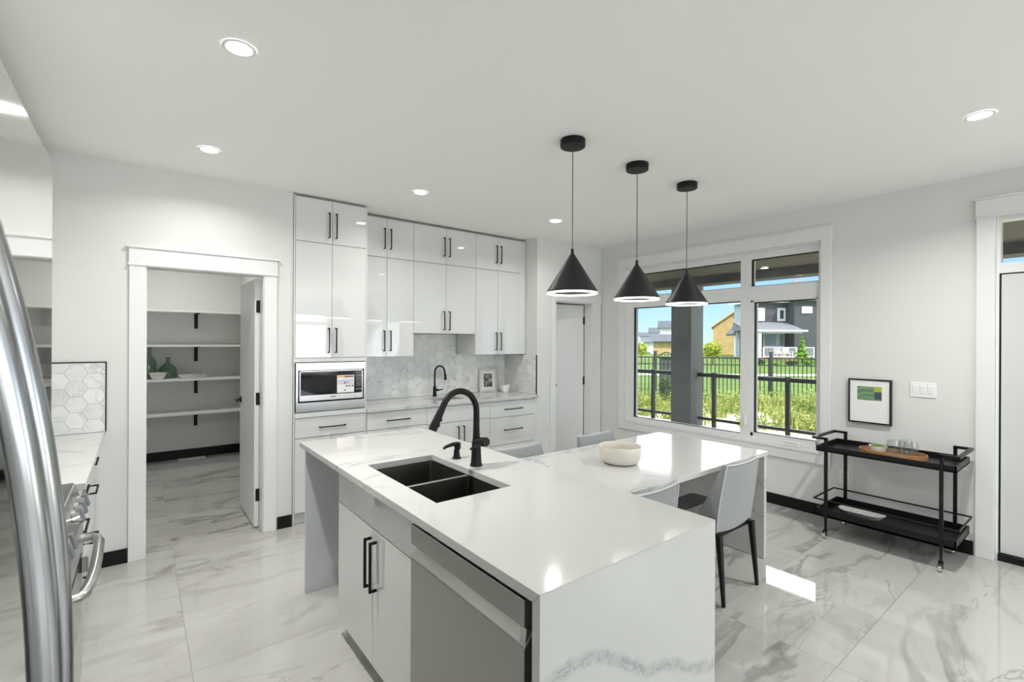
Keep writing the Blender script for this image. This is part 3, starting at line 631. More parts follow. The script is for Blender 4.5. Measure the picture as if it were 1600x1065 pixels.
# --- base cabinets in the niche
def basecab(x0, x1, lab):
    t = thing('base_cabinet', lab, 'cabinet', ((x0 + x1) / 2, 4.5, 0), 'white gloss base cabinets under the back worktop')
    b = MB(); b.box(x0 + .001, x1 - .001, YF + 0.0195, 4.82, 0.10, 0.70); b.box(x0 + .001, x1 - .001, YF + 0.07, 4.82, 0.001, 0.10)
    b.box(x0 + .001, x0 + .018, YF + .0195, 4.82, 0.70, 0.878); b.box(x1 - .018, x1 - .001, YF + .0195, 4.82, 0.70, 0.878); b.box(x0 + .018, x1 - .018, YF + .0195, YF + .03, 0.70, 0.878)
    b.build('body', M['carcass'], t, recalc=False); return t
t = basecab(1.622, 2.222, 'base cabinet next to the tall cabinet, one wide drawer over doors')
d = front_y('drawer', t, 1.622, 2.222, 0.715, 0.872, YF); pull((1.815, YF, 0.792), (2.03, YF, 0.792), OY, d)
for a, b_, hx in ((1.622, 1.922, 1.89), (1.922, 2.222, 1.954)): d = front_y('door', t, a, b_, 0.10, 0.712, YF); pull((hx, YF, 0.46), (hx, YF, 0.66), OY, d)
t = basecab(2.222, 2.98, 'sink base cabinet with two doors below the back faucet')
front_y('false_front', t, 2.222, 2.98, 0.705, 0.868, YF)
for a, b_, hx in ((2.222, 2.601, 2.572), (2.601, 2.98, 2.638)): d = front_y('door', t, a, b_, 0.10, 0.702, YF); pull((hx, YF, 0.475), (hx, YF, 0.655), OY, d)
t = basecab(2.98, 3.60, 'three-drawer base cabinet at the right end of the niche')
for z0, z1, hz in ((0.695, 0.864, 0.78), (0.39, 0.692, 0.555), (0.10, 0.387, 0.25)): d = front_y('drawer', t, 2.98, 3.60, z0, z1, YF); pull((3.175, YF, hz), (3.41, YF, hz), OY, d)
MB().box(3.602, 3.655, YF + .006, YF + .02, 0.10, 0.87).build('filler_strip', M['carcass'], t)
def slab_hole(name, mt, parent, x0, x1, y0, y1, z0, z1, hx0, hx1, hy0, hy1, mitre=0.0, bev=0.0025):
    b = MB(); P = []
    xs = (x0, hx0, hx1, x1); ys = (y0, hy0, hy1, y1); V = {}
    for k, z in enumerate((z0, z1)):
        for i in range(4):
            for j in range(4): V[i, j, k] = b.bm.verts.new((xs[i], ys[j] + (mitre if j == 0 and k == 0 else 0), z))
    for i in range(3):
        for j in range(3):
            if (i, j) == (1, 1): continue
            b.bm.faces.new((V[i, j, 1], V[i + 1, j, 1], V[i + 1, j + 1, 1], V[i, j + 1, 1])); b.bm.faces.new((V[i, j, 0], V[i, j + 1, 0], V[i + 1, j + 1, 0], V[i + 1, j, 0]))
    for i in range(3):
        b.bm.faces.new((V[i, 0, 0], V[i + 1, 0, 0], V[i + 1, 0, 1], V[i, 0, 1])); b.bm.faces.new((V[i, 3, 0], V[i, 3, 1], V[i + 1, 3, 1], V[i + 1, 3, 0]))
        b.bm.faces.new((V[0, i, 0], V[0, i, 1], V[0, i + 1, 1], V[0, i + 1, 0])); b.bm.faces.new((V[3, i, 0], V[3, i + 1, 0], V[3, i + 1, 1], V[3, i, 1]))
    for a, c in (((1, 1), (1, 2)), ((1, 2), (2, 2)), ((2, 2), (2, 1)), ((2, 1), (1, 1))):
        b.bm.faces.new((V[(*a, 0)], V[(*c, 0)], V[(*c, 1)], V[(*a, 1)]))
    return b.build(name, mt, parent, bevel=bev, seg=2)
def sink_bowls(t, x0, x1, ys, ztop, depth, mt, edge):
    for y0, y1 in ys:
        b = MB(); z0 = ztop - depth; e = 0.02
        b.poly([(x0, y0, ztop), (x1, y0, ztop), (x1, y1, ztop), (x0, y1, ztop), (x0 + e, y0 + e, z0), (x1 - e, y0 + e, z0), (x1 - e, y1 - e, z0), (x0 + e, y1 - e, z0)],
               [(0, 1, 5, 4), (1, 2, 6, 5), (2, 3, 7, 6), (3, 0, 4, 7), (4, 5, 6, 7)])
        o = b.build('bowl', mt, t, bevel=0.02, seg=3, recalc=False)
        so = o.modifiers.new('wall', 'SOLIDIFY'); so.thickness = 0.003; so.offset = 1
        cx, cy = (x0 + x1) / 2, (y0 + y1) / 2
        MB().lathe([(0, 0.003), (0.02, 0.003), (0.042, 0.006), (0.045, 0.002), (0.045, 0.0), (0, 0.0)], (cx, cy, z0 + 0.0005), 24).build('drain', M['chrome'], t, smooth=40)
t = slab_hole('back_worktop', M['quartz'], None, 1.62, 3.657, YF - 0.022, 4.821, 0.88, 0.91, 2.42, 2.78, 4.36, 4.66)
tag(t, 'white quartz worktop along the back niche', 'worktop')
t = thing('back_sink', 'small steel sink in the back worktop', 'sink', (2.6, 4.51, 0.72))
sink_bowls(t, 2.417, 2.783, [(4.357, 4.663)], 0.879, 0.16, M['steel'], None)

def faucet_body(pts, r, name, mt, t, seg=18):
    return MB().tube(pts, r, seg).build(name, mt, t, smooth=60)
# back faucet
t = thing('faucet', 'small black gooseneck faucet at the back sink', 'faucet', (2.60, 4.72, 0.91))
MB().lathe([(0, 0.001), (0.026, 0.001), (0.026, 0.004), (0.020, 0.008), (0.018, 0.10), (0.014, 0.115), (0.0, 0.115)], (2.60, 4.72, 0.91), 24).build('base', M['blackmatte'], t, smooth=40)
pth = [(2.60, 4.72, 1.02 + 0.01 * i) for i in range(0, 13, 3)]
for i in range(1, 13):
    a = pi - i * radians(195) / 12; pth.append((2.655 + 0.055 * cos(a), 4.72 - 0.0025 * i, 1.185 + 0.062 * sin(a)))
pth.append((2.713, 4.69, 1.15)); faucet_body(pth, 0.0095, 'spout', M['blackmatte'], t)
MB().cyl((2.7125, 4.69, 1.155), (2.720, 4.69, 1.09), 0.013, 0.015).build('spray_head', M['blackmatte'], t, smooth=40)
b = MB(); b.cyl((2.60, 4.70, 0.985), (2.615, 4.655, 0.985), 0.012); b.bar((2.612, 4.66, 0.985), (2.672, 4.66, 0.99), 0.009, 0.012); b.build('handle', M['blackmatte'], t, smooth=40)

# niche props
def frame_thing(name, lab, corners_center, wdt, hgt, tilt, rotz, fw_, mtf, paper, pic, picrect, grp=None, depth=0.02):
    """free picture frame built flat (facing -Y), then turned"""
    t = thing(name, lab, 'picture frame', (0, 0, 0))
    b = MB(); b.box(-wdt / 2, wdt / 2, 0, depth, 0, fw_); b.box(-wdt / 2, wdt / 2, 0, depth, hgt - fw_, hgt); b.box(-wdt / 2, -wdt / 2 + fw_, 0, depth, fw_, hgt - fw_); b.box(wdt / 2 - fw_, wdt / 2, 0, depth, fw_, hgt - fw_)
    b.build('frame', mtf, t, recalc=False)
    MB().box(-wdt / 2 + fw_, wdt / 2 - fw_, 0.006, 0.010, fw_, hgt - fw_).build('mat_board', paper, t)
    x0, x1, z0, z1 = picrect; MB().box(x0, x1, 0.0045, 0.006, z0, z1).build('picture', pic, t)
    MB().box(-wdt / 2 + .004, wdt / 2 - .004, depth - .008, depth - .001, .004, hgt - .004).build('backing', M['blackmatte'], t)
    t.location = corners_center; t.rotation_euler = (-tilt, 0, rotz); return t
bw = noisy(mat('grey photograph', (0.2, 0.2, 0.2), 0.4), (0.012, 0.012, 0.012), (0.42, 0.42, 0.42), 26, 5, 0.42, 0.62, stretch=(1.6, 1, 0.7))
frame_thing('photo_frame', 'pale frame with a black and white photograph leaning in the niche corner', (3.345, 4.735, 0.912), 0.225, 0.285, radians(10), radians(-14), 0.022, M['greyframe'], M['paper'], bw, (-0.055, 0.055, 0.062, 0.222))
frame_thing('photo_frame', 'pale grey frame standing behind the black and white photograph', (3.42, 4.785, 0.912), 0.22, 0.315, radians(5), radians(-6), 0.02, M['greyframe'], M['greyframe'], M['greyframe'], (-0.06, 0.06, 0.07, 0.22))
def bowl(name, lab, c, r, h, mt, foot=0.45, t=0.004, rot=None, cat='bowl', curve=0.62):
    out = []; inn = []
    for i in range(9):
        a = i / 8; out.append((r * (foot + (1 - foot) * a ** curve), h * a))
    for i in range(9):
        a = 1 - i / 8; inn.append((max(0.0, r * (foot + (1 - foot) * a ** curve) - t), max(t, h * a)))
    o = MB().lathe([(0, 0)] + out + inn + [(0, t)], (0, 0, 0), 40).build(name, mt, smooth=50)
    o.location = c
    if rot: o.rotation_euler = rot
    return tag(o, lab, cat)
o = bowl('bowl', 'small white bowl with a slanted rim beside the photo frames', (3.475, 4.575, 0.9105), 0.060, 0.085, M['whiteceramic'], foot=0.5)
for v in o.data.vertices: v.co.z *= 1 + 0.22 * (v.co.x * 0.8 - v.co.y * 0.5) / 0.06
# ================================================================== LEFT RUN
XL = -0.224
def left_base(y0, y1, lab, rows):
    t = thing('base_cabinet', lab, 'cabinet', (-0.5, (y0 + y1) / 2, 0), 'white gloss base cabinets along the left wall')
    b = MB(); b.box(-0.788, XL - 0.0195, y0 + .001, y1 - .001, 0.10, 0.878); b.box(-0.788, XL - 0.07, y0 + .001, y1 - .001, 0.001, 0.10); b.build('body', M['carcass'], t, recalc=False)
    for z0, z1, hz in rows:
        d = MB().box(XL - 0.019, XL, y0 + GAP, y1 - GAP, z0 + GAP, z1 - GAP).build('drawer', M['gloss'], t, bevel=0.001, seg=1)
        pull((XL, (y0 + y1) / 2 - 0.1, hz), (XL, (y0 + y1) / 2 + 0.1, hz), (1, 0, 0), d)
R3 = ((0.70, 0.868, 0.79), (0.40, 0.697, 0.62), (0.10, 0.397, 0.33))
left_base(3.478, 4.195, 'left base cabinet against the pantry wall under the hexagon tiles', R3)
left_base(2.758, 3.477, 'left base cabinet right beside the range, beyond its knobs', R3)
left_base(1.20, 1.983, 'base cabinet between the fridge and the range', ((0.70, 0.868, 0.79), (0.10, 0.697, 0.62)))
tag(MB().box(-0.788, -0.176, 2.755, 4.196, 0.88, 0.91).build('left_worktop', M['quartz'], bevel=0.0025), 'white quartz worktop between the range and the pantry wall', 'worktop')
tag(MB().box(-0.788, -0.176, 1.20, 1.986, 0.88, 0.91).build('left_worktop', M['quartz'], bevel=0.0025), 'white quartz worktop between the fridge and the range', 'worktop')
def left_upper(y0, y1, zb, lab, n=2):
    t = thing('upper_cabinet', lab, 'cabinet', (-0.6, (y0 + y1) / 2, zb), 'white gloss upper cabinets on the left wall')
    MB().box(-0.788, -0.4895, y0 + .001, y1 - .001, zb, 2.675).build('body', M['carcass'], t)
    for i in range(n):
        a = y0 + (y1 - y0) * i / n; b_ = y0 + (y1 - y0) * (i + 1) / n
        MB().box(-0.489, -0.47, a + .0008, b_ - .0008, zb, 2.675).build('door', M['gloss'], t)
left_upper(2.75, 4.195, 1.385, 'glossy upper cabinet on the left wall ending at the pantry wall')
left_upper(1.99, 2.75, 1.75, 'glossy upper cabinet on the left wall above the range')
left_upper(1.20, 1.99, 1.385, 'glossy upper cabinet on the left wall next to the fridge')

# --- range
t = thing('range', 'stainless steel range with a row of front knobs beside the fridge', 'range', (-0.48, 2.37, 0))
y0, y1 = 1.99, 2.752
MB().box(-0.785, -0.222, y0, y1, 0.10, 0.905).build('body', M['steelside'], t)
MB().box(-0.74, -0.30, y0 + .02, y1 - .02, 0.001, 0.098).build('plinth', M['blackmatte'], t)
ct = MB().box(-0.786, -0.215, y0, y1, 0.906, 0.918).build('cooktop', M['glassblack'], t, bevel=0.003)
for by in (2.17, 2.56):
    for bx in (-0.62, -0.36):
        MB().lathe([(0, 0.0005), (0.045, 0.0005), (0.045, 0.012), (0.03, 0.02), (0, 0.02)], (bx, by, 0.918), 20).build('burner', M['blackmatte'], t, smooth=40)
        g = MB()
        for a in range(2): g.bar((bx - 0.10, by - 0.06 + a * 0.12, 0.946), (bx + 0.10, by - 0.06 + a * 0.12, 0.946), 0.011)
        for a in range(2): g.bar((bx - 0.06 + a * 0.12, by - 0.10, 0.946), (bx - 0.06 + a * 0.12, by + 0.10, 0.946), 0.011)
        for sx_ in (-1, 1):
            for sy_ in (-1, 1): g.bar((bx + .06 * sx_, by + .06 * sy_, 0.919), (bx + .06 * sx_, by + .06 * sy_, 0.944), 0.009)
        g.build('grate', M['blackmatte'], t, recalc=False)
MB().prism([(-0.232, 0.918), (-0.210, 0.914), (-0.180, 0.80), (-0.186, 0.785), (-0.232, 0.785)], 1, y0, y1).build('control_panel', M['steel'], t, bevel=0.002)
nrm = Vector((0.114, 0, 0.031)).normalized()
for i, ky in enumerate((2.06, 2.15, 2.45, 2.56, 2.67)):
    c = Vector((-0.1935, ky, 0.852)) + nrm * 0.001
    k = MB().cyl(c, c + nrm * 0.022, 0.027, 0.024, 28).build('knob', M['chrome'], t, smooth=40)
    b = MB(); side = Vector((0, 1, 0)); upv = nrm.cross(side)
    b.bar(c + nrm * 0.022 - upv * 0.026, c + nrm * 0.022 + upv * 0.026, 0.018, 0.032); b.build('grip', M['steelside'], k, bevel=0.003)
MB().box(-0.222, -0.184, y0, y1, 0.27, 0.775).build('oven_door', M['steel'], t, bevel=0.004)
MB().box(-0.1835, -0.1815, y0 + 0.08, y1 - 0.08, 0.38, 0.64).build('oven_window', M['glassblack'], t)
hp = [(-0.184, 2.685, 0.695), (-0.150, 2.68, 0.695), (-0.136, 2.655, 0.695), (-0.124, 2.60, 0.695), (-0.122, 2.50, 0.695), (-0.121, 2.37, 0.695), (-0.123, 2.25, 0.695), (-0.128, 2.16, 0.695), (-0.137, 2.09, 0.695), (-0.150, 2.065, 0.695), (-0.184, 2.06, 0.695)]
MB().tube(hp, 0.0175, 16).build('oven_handle', M['steel'], t, smooth=60)
MB().box(-0.222, -0.186, y0, y1, 0.10, 0.262).build('drawer', M['steel'], t, bevel=0.004)

# --- fridge, right beside the camera
t = thing('fridge', 'polished steel fridge in the left foreground with two bowed door handles', 'fridge', (-0.45, 0.71, 0))
fy0, fy1, fm, fx = 0.255, 1.165, 0.71, -0.12
MB().box(-0.785, -0.19, fy0, fy1, 0.02, 1.835).build('body', M['steelside'], t)
def fdoor(name, a, b_, z0, z1): return MB().box(-0.188, fx, a, b_, z0, z1).build(name, M['fridgesteel'], t, bevel=0.006, seg=3)
d1 = fdoor('door', fy0, fm - 0.003, 0.66, 1.84); d2 = fdoor('door', fm + 0.003, fy1, 0.66, 1.84); d3 = fdoor('freezer_drawer', fy0, fy1, 0.06, 0.652)
for d, hy in ((d1, 0.662), (d2, 0.757)):
    pth = []
    for i in range(33):
        z = 0.612 + 1.044 * i / 32; pth.append((-0.0715 - 0.2222 * (z - 1.134) ** 2, hy, z))
    MB().tube(pth, 0.0135, 20).build('handle', M['handlesteel'], d, smooth=60)
pth = []
for i in range(25):
    y = fy0 + 0.06 + (fy1 - fy0 - 0.12) * i / 24; pth.append((-0.072 - 0.32 * (y - fm) ** 2, y, 0.575))
MB().tube(pth, 0.0135, 16).build('handle', M['handlesteel'], d3, smooth=60)
f = MB(); [f.cyl((x, y, 0.001), (x, y, 0.02), 0.02) for x in (-0.7, -0.25) for y in (0.35, 1.07)]; f.build('feet', M['blackmatte'], t)

# ================================================================== ISLAND
IX0, IX1, IY0, IY1 = 0.775, 1.59, 0.876, 3.085
t = thing('island_worktop', 'white veined quartz island worktop with a waterfall end toward the camera', 'worktop', (1.18, 1.98, 0))
slab_hole('countertop', M['quartz'], t, IX0, IX1, IY0, IY1, 0.88, 0.91, 0.90, 1.262, 1.615, 2.315, mitre=0.03, bev=0.0012)
wf = MB().prism([(IY0, 0.001), (IY0, 0.9094), (IY0 + 0.0298, 0.8796), (IY0 + 0.0298, 0.001)], 0, IX0, IX1).build('waterfall_panel', M['quartzfall'], t, bevel=0.0008, seg=1)
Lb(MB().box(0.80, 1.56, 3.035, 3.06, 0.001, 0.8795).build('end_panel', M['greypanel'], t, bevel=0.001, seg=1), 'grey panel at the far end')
# worktop coordinates shift its texture: keep object space equal to world space for the waterfall vein
t = thing('island_cabinet', 'white gloss island cabinet with two doors under the sink', 'cabinet', (1.1, 2.07, 0))
b = MB(); b.box(0.839, 1.40, 1.605, 2.50, 0.10, 0.62); b.box(0.89, 1.40, 1.605, 2.50, 0.001, 0.10); b.box(0.839, 0.86, 1.605, 2.50, 0.62, 0.878); b.box(1.36, 1.40, 1.605, 2.50, 0.62, 0.878); b.box(0.86, 1.36, 2.48, 2.50, 0.62, 0.878); b.box(0.86, 1.36, 1.605, 1.606, 0.62, 0.878)
b.build('body', M['carcass'], t, recalc=False)
def front_x(name, t, y0, y1, z0, z1, x=0.82): return MB().box(x, x + 0.0185, y0 + GAP, y1 - GAP, z0 + GAP, z1 - GAP).build(name, M['gloss'], t, bevel=0.001, seg=1)
front_x('false_front', t, 1.605, 2.50, 0.70, 0.862)
for a, b_, hy in ((1.605, 2.04, 1.998), (2.04, 2.50, 2.058)): d = front_x('door', t, a, b_, 0.09, 0.697); pull((0.82, hy, 0.445), (0.82, hy, 0.652), (-1, 0, 0), d, w=0.011)
MB().box(1.4005, 1.42, 0.912, 2.50, 0.001, 0.878).build('back_panel', M['gloss'], t)
# dishwasher
t = thing('dishwasher', 'stainless steel dishwasher in the island beside the waterfall end', 'dishwasher', (1.1, 1.27, 0))
y0, y1 = 0.948, 1.597
MB().box(0.835, 1.39, y0 + .006, y1 - .004, 0.10, 0.868).build('tub', M['blackmatte'], t)
MB().box(0.88, 1.39, y0 + .006, y1 - .004, 0.001, 0.098).build('plinth', M['blackmatte'], t)
prof = [(0.834, 0.862), (0.785, 0.862), (0.785, 0.792), (0.792, 0.786), (0.818, 0.786), (0.820, 0.778), (0.788, 0.742), (0.785, 0.736), (0.785, 0.11), (0.834, 0.11)]
MB().prism(prof, 1, y0, y1).build('door', M['dwsteel'], t, bevel=0.0012, seg=1)
Lb(MB().prism([(0.7935, 0.7855), (0.8175, 0.7855), (0.8195, 0.7785), (0.7885, 0.7435)], 1, y0 + .0005, y0 + 0.022).build('pocket_end', M['steel'], t), 'bright metal end of the pocket handle')
MB().box(0.80, 0.83, 1.05, 1.075, 0.8625, 0.866).build('latch', M['chrome'], t)
# sink
t = thing('kitchen_sink', 'dark double-bowl sink set into the island', 'sink', (1.08, 1.965, 0.66))
sink_bowls(t, 0.897, 1.265, [(1.612, 1.952), (1.972, 2.318)], 0.879, 0.215, M['sinksteel'], None)
MB().box(0.90, 1.262, 1.953, 1.971, 0.855, 0.879).build('divider', M['sinkedge'], t, bevel=0.004)
# faucet
t = thing('faucet', 'tall black pull-down faucet on the island', 'faucet', (1.325, 1.98, 0.91))
bx, by = 1.325, 1.98
MB().lathe([(0, 0.001), (0.031, 0.001), (0.031, 0.006), (0.0275, 0.012), (0.024, 0.06), (0.022, 0.118), (0, 0.118)], (bx, by, 0.91), 32).build('base', M['blackmatte'], t, smooth=40)
pth = [(bx, by, 1.026), (bx, by, 1.04), (bx, by, 1.06), (bx, by, 1.10), (bx, by, 1.15), (bx, by, 1.18)]; rad = [0.021, 0.019, 0.0175, 0.0162, 0.0155, 0.0152]
R_ = 0.098
for i in range(1, 17):
    a = i * radians(155) / 16; pth.append((bx - R_ + R_ * cos(a), by, 1.18 + R_ * sin(a) * 1.08)); rad.append(0.0152)
e = Vector(pth[-1]); dv = (e - Vector(pth[-2])).normalized(); pth.append(e + dv * 0.02); rad.append(0.0155)
faucet_body(pth, rad, 'spout', M['blackmatte'], t, 24)
e = e + dv * 0.022
sh = MB().tube([e, e + dv * 0.03, e + dv * 0.09, e + dv * 0.105], [0.0165, 0.018, 0.0205, 0.0195], 24).build('spray_head', M['blackmatte'], t, smooth=50)
px_ = Vector((dv.z, 0, -dv.x)); px_ = px_ if px_.x > 0 else -px_
b = MB(); b.cyl(e + dv * 0.045 + px_ * 0.017, e + dv * 0.045 + px_ * 0.024, 0.007, seg=12); b.cyl(e + dv * 0.072 + px_ * 0.018, e + dv * 0.072 + px_ * 0.025, 0.007, seg=12); b.build('button', M['black'], sh)
hz = 1.03
b = MB(); b.cyl((bx, by - 0.012, hz), (bx, by - 0.085, hz + 0.012), 0.0215, 0.0225, 24); b.build('valve', M['blackmatte'], t, smooth=40, bevel=0.002)
MB().tube([(bx - 0.012, by - 0.075, hz + 0.004), (bx - 0.03, by - 0.07, hz - 0.001), (bx - 0.075, by - 0.06, hz - 0.018)], [0.008, 0.0075, 0.006], 12).build('lever', M['black'], t, smooth=50)
# soap dispenser
t = thing('soap_dispenser', 'small black soap dispenser beside the island faucet', 'soap dispenser', (1.325, 2.165, 0.91))
MB().lathe([(0, 0.001), (0.024, 0.001), (0.024, 0.005), (0.0185, 0.009), (0.0155, 0.03), (0.0145, 0.048), (0, 0.048)], (1.325, 2.165, 0.91), 24).build('base', M['blackmatte'], t, smooth=40)
b = MB(); b.tube([(1.330, 2.165, 0.957), (1.330, 2.165, 0.966), (1.330, 2.165, 0.992)], [0.0145, 0.017, 0.017], 20)
b.tube([(1.335, 2.165, 0.984), (1.30, 2.168, 0.986), (1.262, 2.172, 0.977), (1.25, 2.173, 0.968)], [0.0125, 0.0105, 0.008, 0.007], 14, flat=0.8); b.build('pump_head', M['blackmatte'], t, smooth=45)

# ================================================================== TABLE + CHAIRS
t = thing('dining_table', 'white quartz dining table joined to the side of the island', 'table', (2.55, 2.0, 0))
MB().box(1.592, 3.525, 1.555, 2.455, 0.725, 0.755).build('tabletop', M['quartztable'], t, bevel=0.0025)
MB().box(3.485, 3.52, 1.56, 2.45, 0.001, 0.7245).build('leg_panel', M['quartztable'], t, bevel=0.0015, seg=1)
def make_chair(lab):
    """built facing +Y with its back at y=0, centred on x=0"""
    t = thing('dining_chair', lab, 'chair', (0, 0, 0), 'grey upholstered dining chairs around the table')
    # shell: a wedge-shaped back, thin at the top, with side wings that run into the seat
    nz, nx = 14, 9; g = MB(); V = {}
    for side in (0, 1):
        for i in range(nz + 1):
            v = i / nz; z = 0.415 + (0.805 - 0.415) * v
            hw = 0.205 + 0.012 * sin(v * pi) - 0.012 * v
            yb = 0.045 - 0.055 * v ** 1.2
            th = 0.125 * (1 - v) ** 1.25 + 0.034
            for j in range(nx + 1):
                u = j / nx * 2 - 1
                crv = 0.008 * (1 - u * u)
                top = 0.010 * (u * u) * v ** 6 - 0.0
                bot = -0.018 * (1 - u * u) * (1 - v) ** 6
                if side == 0: p = (u * hw, yb - crv, z + top + bot)
                else: p = (u * (hw - 0.004), yb + th - crv * (1 - 0.55 * (1 - abs(u) ** 3)) - 0.010 * (1 - u * u) * v, z + top + bot)
                V[side, i, j] = g.bm.verts.new(p)
    F = g.bm.faces.new
    for i in range(nz):
        for j in range(nx):
            F((V[0, i, j], V[0, i, j + 1], V[0, i + 1, j + 1], V[0, i + 1, j])); F((V[1, i, j], V[1, i + 1, j], V[1, i + 1, j + 1], V[1, i, j + 1]))
        F((V[0, i, 0], V[0, i + 1, 0], V[1, i + 1, 0], V[1, i, 0])); F((V[0, i, nx], V[1, i, nx], V[1, i + 1, nx], V[0, i + 1, nx]))
    for j in range(nx):
        F((V[0, 0, j], V[1, 0, j], V[1, 0, j + 1], V[0, 0, j + 1])); F((V[0, nz, j], V[0, nz, j + 1], V[1, nz, j + 1], V[1, nz, j]))
    rim = [tuple(V[0, nz, j].co) for j in range(nx + 1)]; rimL = [tuple(V[0, i, 0].co) for i in range(0, nz + 1)]; rimR = [tuple(V[0, i, nx].co) for i in range(nz, -1, -1)]
    low = [tuple(V[0, 0, j].co) for j in range(nx + 1)]
    back = g.build('backrest', M['fabric'], t, smooth=50, bevel=0.006)
    Lb(MB().tube(rimL + rim[1:-1] + rimR, 0.0035, 8).build('piping', M['piping'], back, smooth=60), 'pale piping along the edge')
    Lb(MB().tube([(x, y + 0.012, z - 0.008) for x, y, z in low], 0.009, 8).build('back_rail', M['blackmatte'], t, smooth=60), 'black metal rail under the backrest')
    s = MB(); P = [(-0.205, 0.13), (0.205, 0.13), (0.222, 0.30), (0.222, 0.43), (0.195, 0.465), (-0.195, 0.465), (-0.222, 0.43), (-0.222, 0.30)]
    s.prism(P, 2, 0.40, 0.472); o = s.build('seat', M['fabricdark'], t, smooth=45, bevel=0.022, seg=4); Lb(o, 'charcoal seat cushion')
    MB().box(-0.19, 0.19, 0.05, 0.44, 0.375, 0.3985).build('seat_frame', M['blackmatte'], t)
    for sx_ in (-1, 1):
        MB().bar((sx_ * 0.198, 0.035, 0.40), (sx_ * 0.207, 0.0, 0.001), 0.036, 0.03, 0.018, 0.018).build('leg', M['black'], t, bevel=0.002, seg=1)
        MB().bar((sx_ * 0.185, 0.42, 0.375), (sx_ * 0.20, 0.445, 0.001), 0.034, 0.03, 0.018, 0.018).build('leg', M['black'], t, bevel=0.002, seg=1)
    return t
c0 = make_chair('grey upholstered chair at the near side of the table, by its open end')
c1 = copy_tree(c0); c1['label'] = 'grey upholstered chair at the near side of the table, half hidden by the island'
c2 = copy_tree(c0); c2['label'] = 'grey upholstered chair across the table, behind the faucet end of the island'
c3 = copy_tree(c0); c3['label'] = 'grey upholstered chair across the table, behind the cream bowl'
c0.location = (2.872, 1.418, 0); c1.location = (1.985, 1.408, 0); c0.rotation_euler.z = radians(0.5)
c2.location = (2.035, 2.53, 0); c2.rotation_euler.z = pi; c3.location = (2.80, 2.53, 0); c3.rotation_euler.z = pi
# fruit bowl
bx, by, bz = 2.43, 1.98, 0.7555
b = MB(); P = [(0, 0.0), (0.085, 0.0), (0.112, 0.012), (0.126, 0.035), (0.131, 0.075), (0.133, 0.108), (0.131, 0.112), (0.127, 0.108), (0.124, 0.075), (0.118, 0.038), (0.104, 0.018), (0.08, 0.009), (0, 0.008)]
o = b.lathe(P, (0, 0, 0), 56).build('serving_bowl', M['ceramic'], smooth=50); o.location = (bx, by, bz); tag(o, 'large cream bowl holding pale balls on the dining table', 'bowl')
shellm = noisy(mat('pale shell', (0.7, 0.6, 0.4), 0.5), (0.62, 0.52, 0.30), (0.82, 0.76, 0.62), 40, 2)
for i, (dx, dy, dz, r, lab) in enumerate(((0.012, 0.0, 0.050, 0.036, 'largest yellowish ball, in the middle of the cream bowl'), (-0.058, 0.004, 0.043, 0.028, 'pale ball at the left inside the cream bowl'), (0.075, -0.008, 0.042, 0.022, 'small pale ball at the right inside the cream bowl'), (0.0, 0.066, 0.040, 0.024, 'pale ball at the far side inside the cream bowl'), (0.0, -0.066, 0.040, 0.024, 'small pale ball at the near side inside the cream bowl'))):
    m_ = MB().ball((0, 0, 0), r, 3, (1.1, 1, 0.9))
    for v in m_.bm.verts: v.co *= 1 + 0.06 * sin(10 * math.atan2(v.co.y, v.co.x))
    o = m_.build('decorative_ball', shellm, smooth=60); o.location = (bx + dx, by + dy, bz + dz + 0.004); o.rotation_euler = (0.5 * i, 0.3 * i, i); tag(o, lab, 'decoration', 'pale balls in the cream bowl')

# ================================================================== RIGHT WALL: picture, cart
green = mat('green photograph', (0.2, 0.4, 0.2), 0.4); tt = green.node_tree; tc_ = N(tt, 'ShaderNodeTexCoord'); wv = N(tt, 'ShaderNodeTexWave', wave_type='RINGS', rings_direction='Y', inp={'Scale': 7, 'Distortion': 5, 'Detail': 3}); L(tt, tc_.outputs['Object'], wv.inputs['Vector'])
nz_ = N(tt, 'ShaderNodeTexNoise', inp={'Scale': 30, 'Detail': 3}); L(tt, tc_.outputs['Object'], nz_.inputs['Vector'])
cc = mixc(tt, wv.outputs['Fac'], (0.05, 0.15, 0.10), (0.16, 0.31, 0.14)); cc = mixc(tt, mth(tt, 'MULTIPLY', nz_.outputs['Fac'], 0.3), cc, (0.42, 0.5, 0.3)); L(tt, cc, bsdf(green).inputs['Base Color'])
t = frame_thing('picture_frame', 'black framed green picture on the wall above the bar cart', (0, 0, 0), 0.292, 0.362, 0, 0, 0.011, M['black'], M['paper'], green, (-0.083, 0.083, 0.19, 0.302), depth=0.034)
leafm = mat('picture yellow green', (0.42, 0.48, 0.03), 0.5); darkm = mat('picture slate', (0.05, 0.075, 0.11), 0.5)
for ch in t.children:
    if ch.name.startswith('picture'): pc = ch
MB().box(0.032, 0.0825, 0.0040, 0.0044, 0.262, 0.3015).build('picture_patch', leafm, pc); MB().box(0.035, 0.0825, 0.0040, 0.0044, 0.20, 0.258).build('picture_patch', darkm, pc)
t.location = (4.7245, 1.2855, 0.868); t.rotation_euler = (0, 0, radians(-90))

